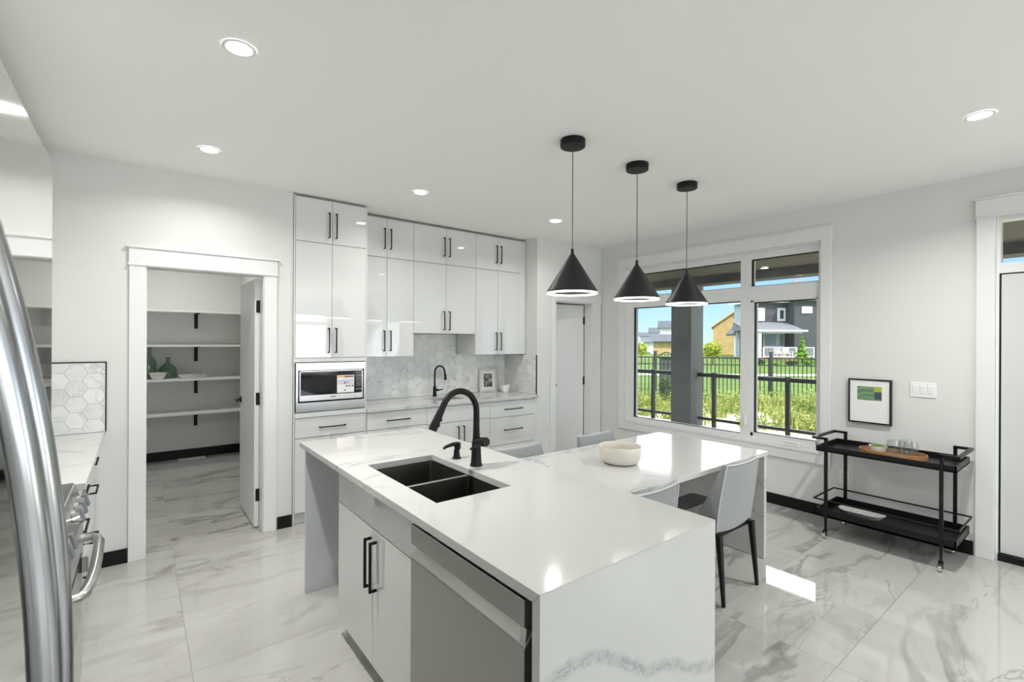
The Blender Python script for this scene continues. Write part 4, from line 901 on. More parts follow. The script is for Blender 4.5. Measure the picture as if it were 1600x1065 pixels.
# bar cart
XA, XB, YA, YB2 = 4.255, 4.685, 0.752, 1.437
t = thing('bar_cart', 'black metal bar cart with two trays by the right wall', 'bar cart', ((XA + XB) / 2, (YA + YB2) / 2, 0))
PW = 0.021
for nm, x in (('f', XA), ('b', XB)):
    for y in (YA, YB2):
        MB().bar((x, y, 0.775), (x, y, 0.22), PW).build('post', M['black'], t); Lb(MB().bar((x, y, 0.2195), (x, y, 0.07), PW, PW, 0.013, 0.013).build('leg', M['black'], t), 'tapered foot of a post')
        sgn = -1 if y < 1 else 1
        b = MB(); b.cyl((x, y, 0.0695), (x, y, 0.058), 0.011, seg=14); b.bar((x - 0.002, y - 0.012, 0.062), (x - 0.024, y - 0.012, 0.022), 0.003, 0.016); b.bar((x - 0.002, y + 0.012, 0.062), (x - 0.024, y + 0.012, 0.022), 0.003, 0.016); b.bar((x + .004, y, 0.060), (x - 0.016, y, 0.052), 0.026, 0.008)
        k = b.build('caster', M['black'], t, recalc=False); MB().cyl((x - 0.02, y - 0.009, 0.0225), (x - 0.02, y + 0.009, 0.0225), 0.0215, seg=22).build('wheel', M['chrome'], k, smooth=40)
        if nm == 'f':
            yo = y + sgn * 0.085
            b = MB(); b.bar((XA, y - sgn * PW / 2, 0.775 - 0), (XA, yo + sgn * PW / 2, 0.775), PW, 0.018); b.bar((XA, yo, 0.775), (XB, yo, 0.775), PW, 0.018); b.bar((XB, yo + sgn * PW / 2, 0.775), (XB, y - sgn * PW / 2, 0.775), PW, 0.018)
            b.build('handle', M['black'], t, recalc=False)
def tray(z0, z1, x0, x1, y0, y1):
    b = MB(); e = 0.008
    b.box(x0, x1, y0, y1, z0, z0 + 0.008); b.box(x0, x0 + e, y0, y1, z0, z1); b.box(x1 - e, x1, y0, y1, z0, z1); b.box(x0, x1, y0, y0 + e, z0, z1); b.box(x0, x1, y1 - e, y1, z0, z1)
    b.build('tray', M['black'], t, recalc=False)
tray(0.672, 0.716, XA - 0.004, XB + 0.012, YA - 0.075, YB2 + 0.068)
tray(0.168, 0.222, XA - 0.004, XB + 0.012, YA - 0.075, YB2 + 0.068)
b = MB(); ya, yb = YA - 0.088, YB2 + 0.085; zr = 0.292
b.bar((XA, ya, zr), (XA, yb, zr), 0.010); b.bar((XB, ya, zr), (XB, yb, zr), 0.010); b.bar((XA, ya, zr), (XB, ya, zr), 0.010); b.bar((XA, yb, zr), (XB, yb, zr), 0.010)
b.build('rail', M['black'], t, recalc=False)
# things on the cart
cx, cy, cz = 4.485, 1.075, 0.6805
def stadium(hx, hy, n=14):
    P = []
    for k in range(n + 1): a = -pi / 2 + pi * k / n; P.append((hx * sin(a), (hy - hx) + hx * cos(a)))
    for k in range(n + 1): a = pi / 2 + pi * k / n; P.append((hx * sin(a), -(hy - hx) + hx * cos(a)))
    return P
b = MB(); o_ = stadium(0.105, 0.208); i_ = stadium(0.098, 0.201); n = len(o_)
pts = [(x, y, 0) for x, y in o_] + [(x, y, 0.034) for x, y in o_] + [(x, y, 0.034) for x, y in i_] + [(x, y, 0.006) for x, y in i_]
fs = [tuple(range(n))[::-1], tuple(range(3 * n, 4 * n))]
for k in range(3): fs += [(k * n + i, k * n + (i + 1) % n, (k + 1) * n + (i + 1) % n, (k + 1) * n + i) for i in range(n)]
o = b.poly(pts, fs).build('serving_tray', M['wood'], smooth=40); o.location = (cx, cy, cz); tag(o, 'oval wooden serving tray on the top of the bar cart', 'tray')
bowl('bowl', 'small white bowl of moss on the wooden tray', (cx - 0.005, cy + 0.085, cz + 0.0065), 0.060, 0.054, M['whiteceramic'], 0.6)
o = MB().ball((0, 0, 0), 0.046, 3, (1, 1, 0.42)).build('moss_mound', M['moss'], smooth=60)
me_ = o.data; rr = random.Random(4)
for v in me_.vertices: v.co *= 1 + rr.uniform(-0.06, 0.06)
o.location = (cx - 0.005, cy + 0.085, cz + 0.052); tag(o, 'mound of green moss in the small white bowl', 'moss')
def tumbler(dx, dy, lab):
    P = [(0, 0), (0.026, 0.0), (0.036, 0.010), (0.044, 0.03), (0.046, 0.05), (0.0445, 0.08), (0.039, 0.118), (0.0377, 0.118), (0.043, 0.08), (0.0445, 0.05), (0.0425, 0.031), (0.034, 0.013), (0.024, 0.006), (0, 0.006)]
    t = thing('tumbler', lab, 'glass', (cx + dx, cy + dy, cz + 0.0065), 'stemless glasses on the wooden tray')
    MB().lathe(P, (cx + dx, cy + dy, cz + 0.0065), 32).build('glass_wall', M['clear'], t, smooth=50)
    b = MB(); r0 = 0.041
    for k in range(16):
        a = 2 * pi * k / 16; b.bar((cx + dx + 0.037 * cos(a), cy + dy + 0.037 * sin(a), cz + 0.018), (cx + dx + 0.0452 * cos(a + .25), cy + dy + 0.0452 * sin(a + .25), cz + 0.050), 0.0025)
    b.build('cut_pattern', M['clear'], t, recalc=False)
tumbler(-0.043, -0.02, 'stemless glass on the wooden tray, left front one beside the moss bowl'); tumbler(-0.043, -0.122, 'stemless glass at the right end of the wooden tray'); tumbler(0.043, -0.071, 'stemless glass behind the other two on the wooden tray')
P = stadium(0.085, 0.155, 12); b = MB(); n = len(P)
pts = [(x * .62, y * .8, 0) for x, y in P] + [(x, y, 0.034) for x, y in P] + [(x * .96, y * .97, 0.034) for x, y in P] + [(x * .58, y * .76, 0.006) for x, y in P]
fs = [tuple(range(n))[::-1], tuple(range(3 * n, 4 * n))]
for k in range(3): fs += [(k * n + i, k * n + (i + 1) % n, (k + 1) * n + (i + 1) % n, (k + 1) * n + i) for i in range(n)]
o = b.poly(pts, fs).build('serving_dish', M['whiteceramic'], smooth=40); o.location = (4.47, 1.262, 0.1765); tag(o, 'long white oval dish on the lower tray of the bar cart', 'dish')

# ================================================================== PANTRY THINGS
zs = 1.0455
def bottle(c, lab, prof):
    t = thing('bottle', lab, 'bottle', c, 'green glass bottles on the pantry shelf')
    MB().lathe(prof, c, 32).build('glass_body', M['green'], t, smooth=50)
    r, z = max((p for p in prof if p[1] > prof[-1][1] * 0.0 + 0.12), key=lambda p: p[1])
    MB().lathe([(r + .004, z - 0.012), (r + .010, z - 0.006), (r + .010, z), (r - .002, z), (r - .002, z - .012)], c, 24).build('rim', M['green'], t, smooth=50)
bottle((0.10, 7.33, zs), 'tall green glass bottle at the left end of the pantry shelf', [(0, 0), (0.066, 0), (0.075, 0.02), (0.075, 0.19), (0.062, 0.24), (0.03, 0.285), (0.024, 0.31), (0.024, 0.385), (0.021, 0.385), (0.021, 0.31), (0.027, 0.283), (0.058, 0.237), (0.071, 0.188), (0.071, 0.02), (0.062, 0.006), (0, 0.006)])
bottle((0.29, 7.335, zs), 'round-bellied green glass bottle behind the white pantry bowl', [(0, 0), (0.085, 0), (0.098, 0.02), (0.10, 0.07), (0.085, 0.13), (0.045, 0.17), (0.024, 0.19), (0.022, 0.26), (0.019, 0.26), (0.021, 0.188), (0.042, 0.166), (0.081, 0.128), (0.096, 0.07), (0.094, 0.02), (0.08, 0.006), (0, 0.006)])
bowl('bowl', 'white bowl in front of the green bottles on the pantry shelf', (0.185, 7.158, zs), 0.086, 0.08, M['whiteceramic'], 0.55)
def book(x0, x1, y0, y1, z0, z1, cov, lab, rz):
    c = ((x0 + x1) / 2, (y0 + y1) / 2, z0); t = thing('book', lab, 'book', c, 'books lying on the pantry shelf')
    b = MB(); b.box(x0, x1, y0, y1, z0, z0 + 0.003); b.box(x0, x1, y0, y1, z1 - 0.003, z1); b.box(x0, x1, y1 - 0.003, y1, z0 + .003, z1 - .003); b.build('cover', cov, t, recalc=False)
    MB().box(x0 + .003, x1 - .003, y0 + .004, y1 - .0035, z0 + 0.0032, z1 - 0.0032).build('pages', M['paper'], t); t.rotation_euler.z = rz
book(0.40, 0.67, 7.10, 7.30, zs, zs + 0.022, mat('green book cover', (0.06, 0.10, 0.07), 0.6), 'dark green book at the bottom of the pantry pile', 0)
book(0.395, 0.668, 7.11, 7.31, zs + 0.0225, zs + 0.044, M['paper'], 'white book in the middle of the pantry pile', radians(3))
book(0.42, 0.645, 7.11, 7.29, zs + 0.0445, zs + 0.062, mat('taupe book cover', (0.30, 0.22, 0.18), 0.6), 'small brown book on top of the pantry pile', radians(-2))
# ================================================================== OUTSIDE: covered deck
M['deck'] = noisy(mat('deck concrete', (0.5, 0.46, 0.38), 0.8), (0.50, 0.46, 0.38), (0.60, 0.55, 0.46), 3, 4)
M['soffit'] = mat('dark soffit', (0.06, 0.06, 0.055), 0.7)
M['stucco'] = noisy(mat('grey stucco', (0.3, 0.3, 0.3), 0.9), (0.13, 0.138, 0.134), (0.17, 0.178, 0.174), 60, 3, bump=0.1)
M['extblack'] = mat('black railing metal', (0.016, 0.017, 0.016), 0.5)
M['soil'] = noisy(mat('sandy soil', (0.5, 0.4, 0.25), 0.95), (0.50, 0.41, 0.27), (0.66, 0.57, 0.41), 1.6, 6)
M['lawn'] = noisy(mat('mown lawn', (0.2, 0.32, 0.06), 0.95, spec=0.1), (0.075, 0.135, 0.018), (0.12, 0.18, 0.032), 0.9, 6)
M['walk'] = mat('concrete walk', (0.6, 0.58, 0.54), 0.9)
struct(MB().box(4.93, 8.55, -3.2, 9.6, -0.25, -0.06).build('deck_floor', M['deck']), 'pale covered deck floor outside the window', 'deck')
b = MB(); b.box(4.93, 8.60, -3.2, 9.6, 2.72, 2.95); b.box(8.12, 8.50, -3.2, 9.6, 2.585, 2.72)
struct(b.build('deck_roof', M['soffit'], recalc=False), 'dark soffit of the deck roof outside the window', 'roof')
for y in (4.96, -1.2, 9.0): struct(MB().box(8.10, 8.52, y, y + 0.42, -0.06, 2.585).build('deck_column', M['stucco'], bevel=0.004), 'square grey stucco column holding up the deck roof' if y == 4.96 else None, 'column')
t = thing('recessed_light', 'small ceiling light in the dark deck soffit beyond the window', 'ceiling light', (7.9, 3.55, 2.72), 'recessed ceiling lights')
MB().lathe([(0.05, -0.001), (0.05, -0.005), (0.062, -0.005), (0.062, -0.001)], (7.9, 3.55, 2.72), 24).build('trim_ring', M['plastic'], t); MB().lathe([(0, -0.004), (0.05, -0.004), (0.05, -0.001), (0, -0.001)], (7.9, 3.55, 2.72), 24).build('lens', M['lamp'], t)
def railing(lab, ys, ya, yb):
    t = thing('deck_railing', lab, 'railing', (8.35, (ya + yb) / 2, -0.06), 'black railings along the deck edge')
    for y in ys: MB().box(8.32, 8.38, y - 0.03, y + 0.03, -0.059, 0.965).build('post', M['extblack'], t)
    MB().box(8.315, 8.385, ya, yb, 0.88, 0.95).build('top_rail', M['extblack'], t); MB().box(8.33, 8.37, ya, yb, 0.075, 0.125).build('bottom_rail', M['extblack'], t)
railing('black deck railing to the right of the grey column', (4.64, 3.37, 2.10, 0.83, -0.4), -0.77, 4.95)
railing('black deck railing to the left of the grey column', (5.96, 7.23, 8.5), 5.39, 8.99)

# ------------------------------------------------------------------ ground
def gnd(d):
    if d < 18: return -0.47
    return -0.47 + 0.40 * min(1, (d - 18) / 26)
def ray_xy(px, d): return FW * d + RT * ((px - 800) / FPX * d)
FP1 = Vector((12.97, 10.17, 0)); FD = Vector((3.73, -4.57, 0)).normalized(); FN = Vector((FD.y, -FD.x, 0)) * -1
if FN.dot(FW) < 0: FN = -FN
g = MB(); n = 12
A_ = FP1 - FD * 30; B_ = FP1 + FD * 40
g.poly([(8.4, 45, -0.47), (8.4, -40, -0.47), (B_.x, B_.y, -0.47), (A_.x, A_.y, -0.47)], [(0, 1, 2, 3)])
struct(g.build('soil_ground', M['soil']), 'sandy soil between the deck and the fence', 'ground')
g = MB(); rows = []
for k, dd in enumerate((0, 2, 4, 8, 12, 18, 24, 30, 45, 80, 160, 300)):
    a = A_ + FN * dd - FD * dd * 1.5; c_ = B_ + FN * dd + FD * dd * 1.5
    rows.append([tuple((a + (c_ - a) * i / 8)[:2]) for i in range(9)])
pts = []; fs = []
for k, r in enumerate(rows):
    for i, p in enumerate(r):
        d = Vector((p[0], p[1], 0)).dot(FW); pts.append((p[0], p[1], gnd(d) if k else -0.47))
        if k and i: fs.append(((k - 1) * 9 + i - 1, (k - 1) * 9 + i, k * 9 + i, k * 9 + i - 1))
struct(g.poly(pts, fs).build('lawn_ground', M['lawn']), 'bright green mown lawn beyond the black fence', 'ground')
g = MB(); P = []
for d in (26.2, 27.4):
    for px in (300, 1900): q = ray_xy(px, d); P.append((q.x, q.y, gnd(d) + 0.03))
g.poly(P, [(0, 1, 3, 2)]); struct(g.build('sidewalk', M['walk']), 'pale concrete walk across the lawn', 'path')

# ------------------------------------------------------------------ picket fence
def fence_s(px):   # distance along the fence where the sight line through this column crosses it
    v = FW + RT * ((px - 800) / FPX); det = v.x * -FD.y + v.y * FD.x
    return (v.y * FP1.x - v.x * FP1.y) / -det * -1 if False else ((FP1.x * v.y - FP1.y * v.x) / (FD.y * v.x - FD.x * v.y))
t = thing('picket_fence', 'black metal picket fence across the yard behind the deck railing', 'fence', tuple(FP1 + FD * 3)[:2] + (-0.47,))
s0, s1 = -2.0, 8.9
def fpt(s, z): q = FP1 + FD * s; return (q.x, q.y, z)
GZ = -0.46
for z, h in ((1.02, 0.035), (0.80, 0.03), (-0.30, 0.03)): MB().bar(fpt(s0, z), fpt(s1, z), 0.03, h).build('rail', M['extblack'], t)
k = int((s1 - s0) / 0.121); first = None
for i in range(k):
    s = s0 + (i + 0.5) * 0.121
    if first is None:
        first = MB().bar(fpt(s, GZ + .04), fpt(s, 1.02), 0.02).build('picket', M['extblack'], t); sb = s
    else:
        o = first.copy(); COL.objects.link(o); o.location = Vector(first.location) + FD * (s - sb)
for px in (1024, 1205, 1360):
    s = fence_s(px)
    if s0 - .5 < s < s1 + 1.5:
        b = MB(); b.bar(fpt(s, GZ), fpt(s, 1.20), 0.085); b.bar(fpt(s, 1.20), fpt(s, 1.225), 0.105); b.build('post', mat('grey fence post', (0.05, 0.053, 0.055), 0.5), t)
sa, sb_ = fence_s(1027), fence_s(1056); pth = []
for i in range(13):
    f = i / 12; pth.append(fpt(sa + (sb_ - sa) * f, 1.02 + 0.16 * sin(pi * f)))
b = MB().tube(pth, 0.018, 8)
for i in range(1, 12, 2): b.bar(pth[i], (pth[i][0], pth[i][1], 1.02), 0.014)
b.build('gate_arch', M['extblack'], t)

# ------------------------------------------------------------------ plants
def leafmat(name, c0, c1, sc=3.0):
    Lm = noisy(mat(name, c0, 0.8, spec=0.15), c0, c1, sc, 5); return Lm
M['weed'] = leafmat('weeds', (0.16, 0.24, 0.05), (0.44, 0.47, 0.15), 2.2)
M['leafyellow'] = leafmat('yellow green leaves', (0.30, 0.36, 0.04), (0.58, 0.60, 0.09), 1.5)
M['leafgreen'] = leafmat('green leaves', (0.12, 0.26, 0.03), (0.32, 0.50, 0.08), 2)
M['leafdark'] = leafmat('dark green leaves', (0.035, 0.07, 0.025), (0.12, 0.19, 0.06), 2)
M['bark'] = mat('bark', (0.14, 0.10, 0.07), 0.9)
def leaf(b, c, r, s):
    d = Vector((r.gauss(0, 1), r.gauss(0, 1), r.gauss(0, 1))).normalized(); e = d.cross(Vector((r.gauss(0, 1), r.gauss(0, 1), r.gauss(0, 1)))).normalized()
    c = Vector(c); b.poly([c - d * s, c + e * s * .45, c + d * s, c - e * s * .45], [(0, 1, 2, 3)])
r_ = random.Random(11); b = MB()
for i in range(230):
    s = r_.uniform(-2.5, 10.5); w_ = r_.uniform(0.2, 5.2) if i > 90 else r_.uniform(0.2, 2.0)
    c = FP1 + FD * s - FN * w_
    if c.x < 9.0: continue
    hgt = r_.uniform(0.25, 0.62); rad = r_.uniform(0.15, 0.42)
    for k in range(26):
        a = r_.uniform(0, 6.283); q = rad * r_.random() ** .5; x, y = c.x + q * cos(a), c.y + q * sin(a); h_ = hgt * r_.uniform(0.5, 1.1); lx, ly = r_.gauss(0, .12), r_.gauss(0, .12); wd = 0.012
        b.poly([(x - wd, y + wd, -0.47), (x + wd, y - wd, -0.47), (x + lx, y + ly, -0.47 + h_)], [(0, 1, 2)])
        for j in range(3): f = r_.uniform(0.3, 1); leaf(b, (x + lx * f + r_.gauss(0, .03), y + ly * f + r_.gauss(0, .03), -0.47 + h_ * f), r_, r_.uniform(0.03, 0.06))
o = b.build('weeds', M['weed'], recalc=False); tag(o, 'tangle of green and yellow weeds on the sandy soil before the fence', 'weeds', kind='stuff')
def plant(name, lab, px, d, ytop, ybot, wpx, mt, grp, cone=False, n=700, ls=None, trunk=True, seed=1):
    hz = 532.5 + (px - 800) * 0.00489; zt = CAMH - (ytop - hz) / FPX * d; zb = CAMH - (ybot - hz) / FPX * d; g_ = gnd(d); q = ray_xy(px, d); r = random.Random(seed)
    t = thing(name, lab, 'tree' if trunk else 'shrub', (q.x, q.y, g_), grp); w_ = wpx / FPX * d / 2; b = MB(); ls = ls or w_ * 0.16; zb = max(zb, g_ + 0.02)
    for i in range(n):
        if cone:
            f = r.random() ** 1.5; rr = w_ * (1 - f) * r.uniform(0.45, 1.0) * (0.75 + 0.25 * sin(f * 34)); a = r.uniform(0, 6.283); c = (q.x + rr * cos(a), q.y + rr * sin(a), zb + (zt - zb) * f)
        else:
            v = Vector((r.gauss(0, 1), r.gauss(0, 1), r.gauss(0, 1))).normalized(); s = r.uniform(0.55, 1.0) * (0.86 + 0.2 * sin(v.x * 5 + seed) * sin(v.y * 4 + 1) + 0.1 * sin(v.z * 7)); c = (q.x + v.x * w_ * s, q.y + v.y * w_ * s, (zt + zb) / 2 + v.z * (zt - zb) / 2 * s)
        leaf(b, c, r, ls * r.uniform(0.6, 1.3))
    b.build('foliage', mt, t, recalc=False)
    if not trunk: return t
    m_ = MB()
    m_.tube([(q.x, q.y, g_), (q.x, q.y, (zt + zb) / 2)], [max(0.03, w_ * .08), 0.02], 8); m_.build('trunk', M['bark'], t)
    return t
plant('tree', 'yellow-green young tree at the far left of the window view', 1003, 40, 533, 556, 21, M['leafyellow'], 'trees seen through the window', seed=3)
plant('tree', 'yellow leafy bush-like tree right of the grey column', 1114, 36, 531, 560, 32, M['leafyellow'], 'trees seen through the window', seed=5, n=1100)
plant('conifer', 'bright green conifer in front of the dark house porch', 1253, 39, 526, 560, 24, M['leafgreen'], 'trees seen through the window', cone=True, n=1300, seed=6)
plant('shrub', 'dark bluish shrub in front of the fence, left of the grey column', 1040, 12.8, 583, 628, 24, M['leafdark'], 'garden shrubs seen through the window', trunk=False, seed=8, n=500)
for i, (px, w_, yt, lab) in enumerate(((1186, 22, 561, 'dark shrub below the left end of the dark house porch'), (1211, 20, 565, 'dark shrub below the white porch chairs'), (1238, 22, 563, 'dark shrub below the conifer, on its left'), (1262, 20, 562, 'dark shrub below the conifer, on its right'), (1284, 20, 560, 'dark shrub at the right edge of the window view'))):
    plant('shrub', lab, px, 36, yt, 580, w_, M['leafdark'] if i % 2 == 0 else M['leafgreen'], 'garden shrubs seen through the window', trunk=False, seed=20 + i, n=420)

# ------------------------------------------------------------------ houses across the lawn
def hz_at(px): return 532.5 + (px - 800) * 0.00489
def zz(y, px, d): return CAMH - (y - hz_at(px)) / FPX * d
M['siding'] = mat('dark siding', (0.075, 0.077, 0.085), 0.7); tt = M['siding'].node_tree; tc_ = N(tt, 'ShaderNodeTexCoord'); sp_ = N(tt, 'ShaderNodeSeparateXYZ'); L(tt, tc_.outputs['Object'], sp_.inputs[0])
fr_ = mth(tt, 'FRACT', mth(tt, 'MULTIPLY', sp_.outputs[2], 5.0)); bp_ = N(tt, 'ShaderNodeBump', inp={'Strength': 0.7, 'Distance': 0.03}); L(tt, fr_, bp_.inputs['Height']); L(tt, bp_.outputs[0], bsdf(M['siding']).inputs['Normal'])
M['bluesiding'] = mat('pale blue grey side wall', (0.40, 0.45, 0.48), 0.7)  # left side of the same dark house, coloured paler than its front
M['shingle'] = noisy(mat('grey shingle', (0.14, 0.14, 0.15), 0.9), (0.15, 0.15, 0.16), (0.22, 0.22, 0.23), 6, 4)
M['slate'] = mat('slate grey roof', (0.09, 0.10, 0.12), 0.9)
M['fascia'] = mat('white fascia', (0.82, 0.82, 0.80), 0.6)
M['osb'] = noisy(mat('raw sheathing', (0.55, 0.36, 0.15), 0.8), (0.56, 0.36, 0.15), (0.66, 0.46, 0.22), 1.5, 5)
M['ply'] = mat('pale roof sheathing', (0.68, 0.52, 0.34), 0.85)
M['whitewall'] = mat('white house wall', (0.72, 0.74, 0.78), 0.7)
M['pane'] = mat('house window pane', (0.25, 0.32, 0.33), 0.08)
M['darkpane'] = mat('dark window pane', (0.04, 0.05, 0.06), 0.08)
M['brick'] = noisy(mat('brown stone', (0.25, 0.15, 0.10), 0.9), (0.22, 0.12, 0.08), (0.40, 0.25, 0.17), 5, 3)
def place(t, pxc, d, yaw=0):
    q = ray_xy(pxc, d); t.location = (q.x, q.y, 0); t.rotation_euler = (0, 0, -YAW + yaw)
# dark house
D = 46.0; PC = 1220
t = thing('house', 'dark grey two-storey house with a white porch across the lawn', 'house', (0, 0, 0), 'houses across the lawn')
lx = lambda px, d=D: ((px - 800) * d - (PC - 800) * D) / FPX
zl = lambda y, d=D: zz(y, PC, d)
g0 = -0.3
MB().box(lx(1172), lx(1245), 0, 3.2, g0, 5.35).build('wall', M['siding'], t)
WF = -1.25; dw = D + WF
MB().box(lx(1241, dw), lx(1330, dw), WF, 7, g0, 5.45).build('wing_wall', M['siding'], t)
def roofbox(name, x0, x1, y0, y1, z0, hgt, ov, mt, par, ridge='x'):
    b = MB(); x0 -= ov; x1 += ov; y0 -= ov; y1 += ov; m = (y1 - y0) / 2; e = min(m, (x1 - x0) / 2) * .9
    b.poly([(x0, y0, z0), (x1, y0, z0), (x1, y1, z0), (x0, y1, z0), (x0 + e, y0 + m, z0 + hgt), (x1 - e, y0 + m, z0 + hgt)], [(3, 2, 1, 0), (0, 1, 5, 4), (1, 2, 5), (2, 3, 4, 5), (3, 0, 4)]); return b.build(name, mt, par)
roofbox('roof', lx(1172), lx(1245), 0, 3.2, 5.62, 1.2, 0.5, M['shingle'], t)
roofbox('wing_roof', lx(1241, dw), lx(1330, dw), WF, 7, 5.75, 2.2, 0.45, M['shingle'], t)
b = MB(); b.box(lx(1172) - .5, lx(1172) - .45, -.5, 3.6, 5.33, 5.62); b.box(lx(1172) - .5, lx(1245), -0.5, 0.0, 5.33, 5.62); b.box(lx(1241, dw) - .45, lx(1330, dw) + .45, WF - 0.45, WF, 5.45, 5.75); b.box(lx(1241, dw) - .45, lx(1241, dw), WF, 0, 5.45, 5.75); b.build('fascia', M['fascia'], t, recalc=False)
def win_(px0, px1, y0, y1, d, yf, lab, pm, fr=0.22, par=None):
    x0, x1 = lx(px0, d), lx(px1, d); z0, z1 = zl(y1, d), zl(y0, d)
    f = MB().box(x0, x1, yf - 0.10, yf - 0.002, z0, z1).build('window', M['fascia'], t); MB().box(x0 + fr, x1 - fr, yf - 0.13, yf - 0.101, z0 + fr, z1 - fr).build('pane', pm, f)
whitepane = mat('blind in window', (0.70, 0.76, 0.80), 0.3)
win_(1181.5, 1194, 481, 501.5, D, 0, '', whitepane, 0.16); win_(1214, 1226.5, 481, 501.5, D, 0, '', M['darkpane'], 0.22); win_(1252, 1268, 478.5, 489.2, dw, WF, '', whitepane, 0.16)
win_(1192, 1214, 520, 542, D, 0, '', M['pane'], 0.12); win_(1215, 1224.5, 520, 542, D, 0, '', M['pane'], 0.1)
MB().box(lx(1227), lx(1239.5), -0.08, -0.002, zl(558), zl(520.5)).build('door', mat('black house door', (0.02, 0.022, 0.025), 0.4), t)
# porch
pf = -2.9; dp = D + pf; MB().box(lx(1172) - 0.06, lx(1172) - 0.004, 0, 3.2, g0, 5.33).build('side_wall', M['bluesiding'], t)
X0, X1 = lx(1168, dp), lx(1262, dp)
b = MB(); zt_, zb_ = zl(503), zl(515.5, dp); b.poly([(X0, 0, zt_), (lx(1241, dw) - .02, 0, zt_), (lx(1241, dw) - .02, pf + .1, zb_ + .02), (X0, pf, zb_), (X0, 0, zb_ - .02), (lx(1241, dw) - .02, 0, zb_ - .02)], [(0, 3, 2, 1), (3, 4, 5, 2), (0, 4, 3), (1, 2, 5), (0, 1, 5, 4)])
b.build('porch_roof', M['shingle'], t)
b = MB(); b.box(X0, X1, pf - 0.05, pf + 0.05, zl(517.8, dp), zb_ + 0.03); b.box(X0, lx(1255, dp), pf + 0.1, pf + 0.3, zl(520.2, dp), zl(518.4, dp)); b.build('porch_fascia', M['fascia'], t, recalc=False)
MB().box(X0, X1, pf, 0, g0, zl(559, dp)).build('porch_floor', M['brick'], t)
MB().box(lx(1186, dp), lx(1191, dp), pf + .1, pf + .4, zl(559, dp), zl(520, dp)).build('porch_column', M['fascia'], t)
b = MB(); zr0, zr1 = zl(557.5, dp), zl(542, dp)
for a_, c_ in ((1194, 1247), (1264, 1284), (1165, 1185)):
    xa, xb = lx(a_, dp), lx(c_, dp); yr = pf + .15 if a_ != 1264 else WF - .6
    b.box(xa, xb, yr, yr + .06, zr1 - .07, zr1); b.box(xa, xb, yr, yr + .05, zr0, zr0 + .06); b.box(xa, xa + .1, yr - .02, yr + .08, zr0 - .1, zr1); b.box(xb - .1, xb, yr - .02, yr + .08, zr0 - .1, zr1)
    kx = xa
    while kx < xb: b.box(kx, kx + .025, yr + .01, yr + .04, zr0, zr1); kx += 0.13
b.build('porch_railing', M['fascia'], t, recalc=False)
b = MB(); k_ = lambda px, d=48.3: lx(px, d)
b.poly([(k_(1139), 1.6, zz(522, 1150, 48)), (k_(1154), 1.6, zz(505, 1150, 48)), (k_(1154), 3.1, zz(505, 1150, 48)), (k_(1139), 3.1, zz(522, 1150, 48))], [(0, 1, 2, 3)]); o = b.build('entry_roof', M['shingle'], t); so = o.modifiers.new('s', 'SOLIDIFY'); so.thickness = 0.2
MB().box(k_(1145), k_(1147), 1.7, 2.0, g0, zz(519, 1150, 48)).build('entry_column', M['fascia'], t)
MB().box(lx(1172) - 0.09, lx(1172) - 0.061, 1.0, 1.9, g0 + .3, 2.3).build('side_door', M['darkpane'], t)
place(t, PC, D); zpf = zl(559, dp)
def porch_chair(pxc, lab):
    c = thing('porch_chair', lab, 'chair', (0, 0, 0), 'white chairs on the porch of the dark house'); w_ = 0.30
    MB().box(-w_, w_, -0.25, 0.25, 0.36, 0.40).build('seat', M['fascia'], c)
    b = MB(); [b.bar((-w_ + .04 + i * .13, 0.24, 0.40), (-w_ + .04 + i * .13, 0.36, 0.95), 0.09, 0.02) for i in range(5)]; b.build('backrest', M['fascia'], c, recalc=False)
    for sx_ in (-1, 1):
        MB().box(sx_ * w_ - .04, sx_ * w_ + .04, -0.3, 0.28, 0.56, 0.59).build('armrest', M['fascia'], c)
        for yy in (-0.24, 0.22): MB().box(sx_ * w_ - .03, sx_ * w_ + .03, yy - .03, yy + .03, 0, 0.56).build('leg', M['fascia'], c)
    q = ray_xy(pxc, dp + 0.9); c.location = (q.x, q.y, zpf + .001); c.rotation_euler.z = -YAW
porch_chair(1217.5, 'left white chair on the dark house porch'); porch_chair(1230.5, 'right white chair on the dark house porch')
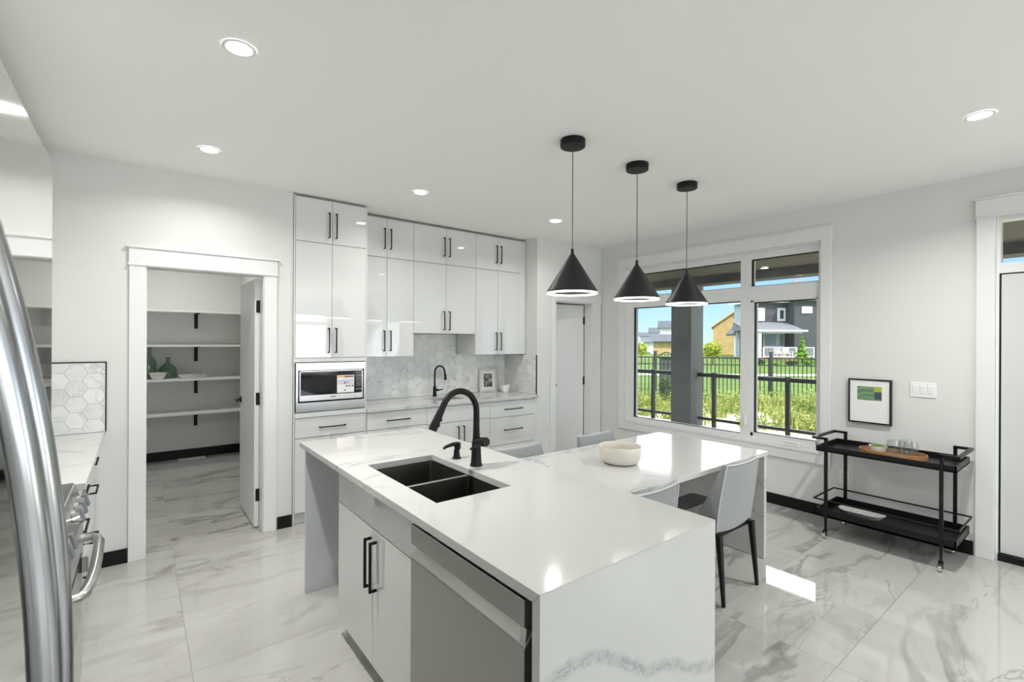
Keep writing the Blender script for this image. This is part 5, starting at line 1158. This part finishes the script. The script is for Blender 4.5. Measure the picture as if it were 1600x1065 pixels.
def simple_house(name, lab, pxc, d, px0, px1, yeave, yridge, ybase, wm, rm, depth=8, wins=(), ridge='x', ov=0.4, yaw=0):
    t = thing(name, lab, 'house', (0, 0, 0), 'houses across the lawn'); th = atan((pxc - 800) / FPX); kc = cos(th); yaw = -th if yaw == 0 else yaw; x0, x1 = (px0 - pxc) / FPX * d * kc, (px1 - pxc) / FPX * d * kc; ze, zr, zb = (zz(y, pxc, d) for y in (yeave, yridge, ybase)); zb = min(zb, gnd(d) - .05)
    b = MB()
    if ridge == 'y':       # gable faces the camera
        m = (x0 + x1) / 2; b.prism([(x0, zb), (x1, zb), (x1, ze), (m, zr - .15), (x0, ze)], 1, 0, depth); b.build('wall', wm, t)
        r = MB(); s = (zr - ze) / (m - x0); r.poly([(x0 - ov, -ov, ze - s * ov), (m, -ov, zr), (m, depth + ov, zr), (x0 - ov, depth + ov, ze - s * ov), (x1 + ov, -ov, ze - s * ov), (x1 + ov, depth + ov, ze - s * ov)], [(0, 1, 2, 3), (1, 4, 5, 2)]); o = r.build('roof', rm, t); so = o.modifiers.new('s', 'SOLIDIFY'); so.thickness = 0.18
    else:
        b.box(x0, x1, 0, depth, zb, ze); b.build('wall', wm, t); r = MB(); r.prism([(-ov, ze - .1), (depth + ov, ze - .1), (depth / 2, zr)], 0, x0 - ov, x1 + ov); r.build('roof', rm, t)
    for a, c, y0, y1, pm in wins:
        xa, xb = (a - pxc) / FPX * d * kc, (c - pxc) / FPX * d * kc; za, zb2 = zz(y1, pxc, d), zz(y0, pxc, d)
        f = MB().box(xa, xb, -0.1, -0.002, za, zb2).build('window', M['fascia'], t); MB().box(xa + .1, xb - .1, -0.13, -0.101, za + .1, zb2 - .1).build('pane', pm, f)
    place(t, pxc, d, yaw); return t
# raw wooden houses under construction
t = simple_house('house', 'raw wooden house under construction right of the grey column', 1130, 60, 1114, 1184, 507, 484, 558, M['osb'], M['ply'], 10, [], 'y', 0.35)
k_ = lambda px: (px - 1130) / FPX * 60 * 0.915
MB().box(k_(1090), k_(1115), 3.0, 10, -0.3, zz(505, 1130, 60)).build('side_wall', M['osb'], t)
b = MB(); b.prism([(1.6, zz(506, 1130, 60)), (7, zz(486, 1130, 60)), (11, zz(500, 1130, 60))], 0, k_(1080), k_(1140)); b.build('rear_roof', M['ply'], t)
b = MB(); b.poly([(k_(1090), 0.5, zz(531, 1130, 60)), (k_(1115), 0.5, zz(522, 1130, 60)), (k_(1115), 3, zz(519, 1130, 60)), (k_(1090), 3, zz(524, 1130, 60))], [(0, 1, 2, 3)]); o = b.build('porch_roof', M['ply'], t); so = o.modifiers.new('s', 'SOLIDIFY'); so.thickness = 0.15
t = simple_house('garage', 'low raw wooden garage with a dark roof left of the grey column', 1034, 62, 1021, 1052, 532, 521, 556, M['osb'], M['slate'], 7, [(1016.5, 1021, 534, 554, whitepane)], 'x', 0.5)
simple_house('house', 'tall white distant house with a dark roof just left of the grey column', 1040, 84, 1031, 1056, 511, 500, 545, M['whitewall'], M['slate'], 6, [(1032, 1034, 514, 519, M['darkpane'])])
simple_house('house', 'small white distant house with stepped dark roof, left of the tall white one', 1023, 93, 1016, 1029, 519, 511, 545, M['whitewall'], M['slate'], 6, [(1021, 1023, 521, 525, M['darkpane'])])
simple_house('house', 'farthest white house with a wide dark roof at the left of the view', 1008, 104, 1000, 1018, 524, 518.5, 548, M['whitewall'], M['slate'], 6, [])
simple_house('house', 'low white house with a dark roof behind the yellow-green tree', 1012, 74, 1005, 1020, 533, 527, 552, M['whitewall'], M['slate'], 8, [(1009, 1011, 536, 541, M['darkpane'])])
t = thing('utility_box', 'dark grey utility box behind the fence, left of the grey column', 'utility box', (0, 0, 0))
zt_ = zz(560, 1040, 19.2)
MB().box(-0.16, 0.30, -0.2, 0.2, gnd(19.2), zt_).build('cabinet', mat('dark green grey box', (0.07, 0.08, 0.08), 0.6), t)
MB().box(-0.19, 0.33, -0.23, 0.23, zt_ + 0.001, zt_ + 0.05).build('lid', M['extblack'], t)
place(t, 1039, 19.2)
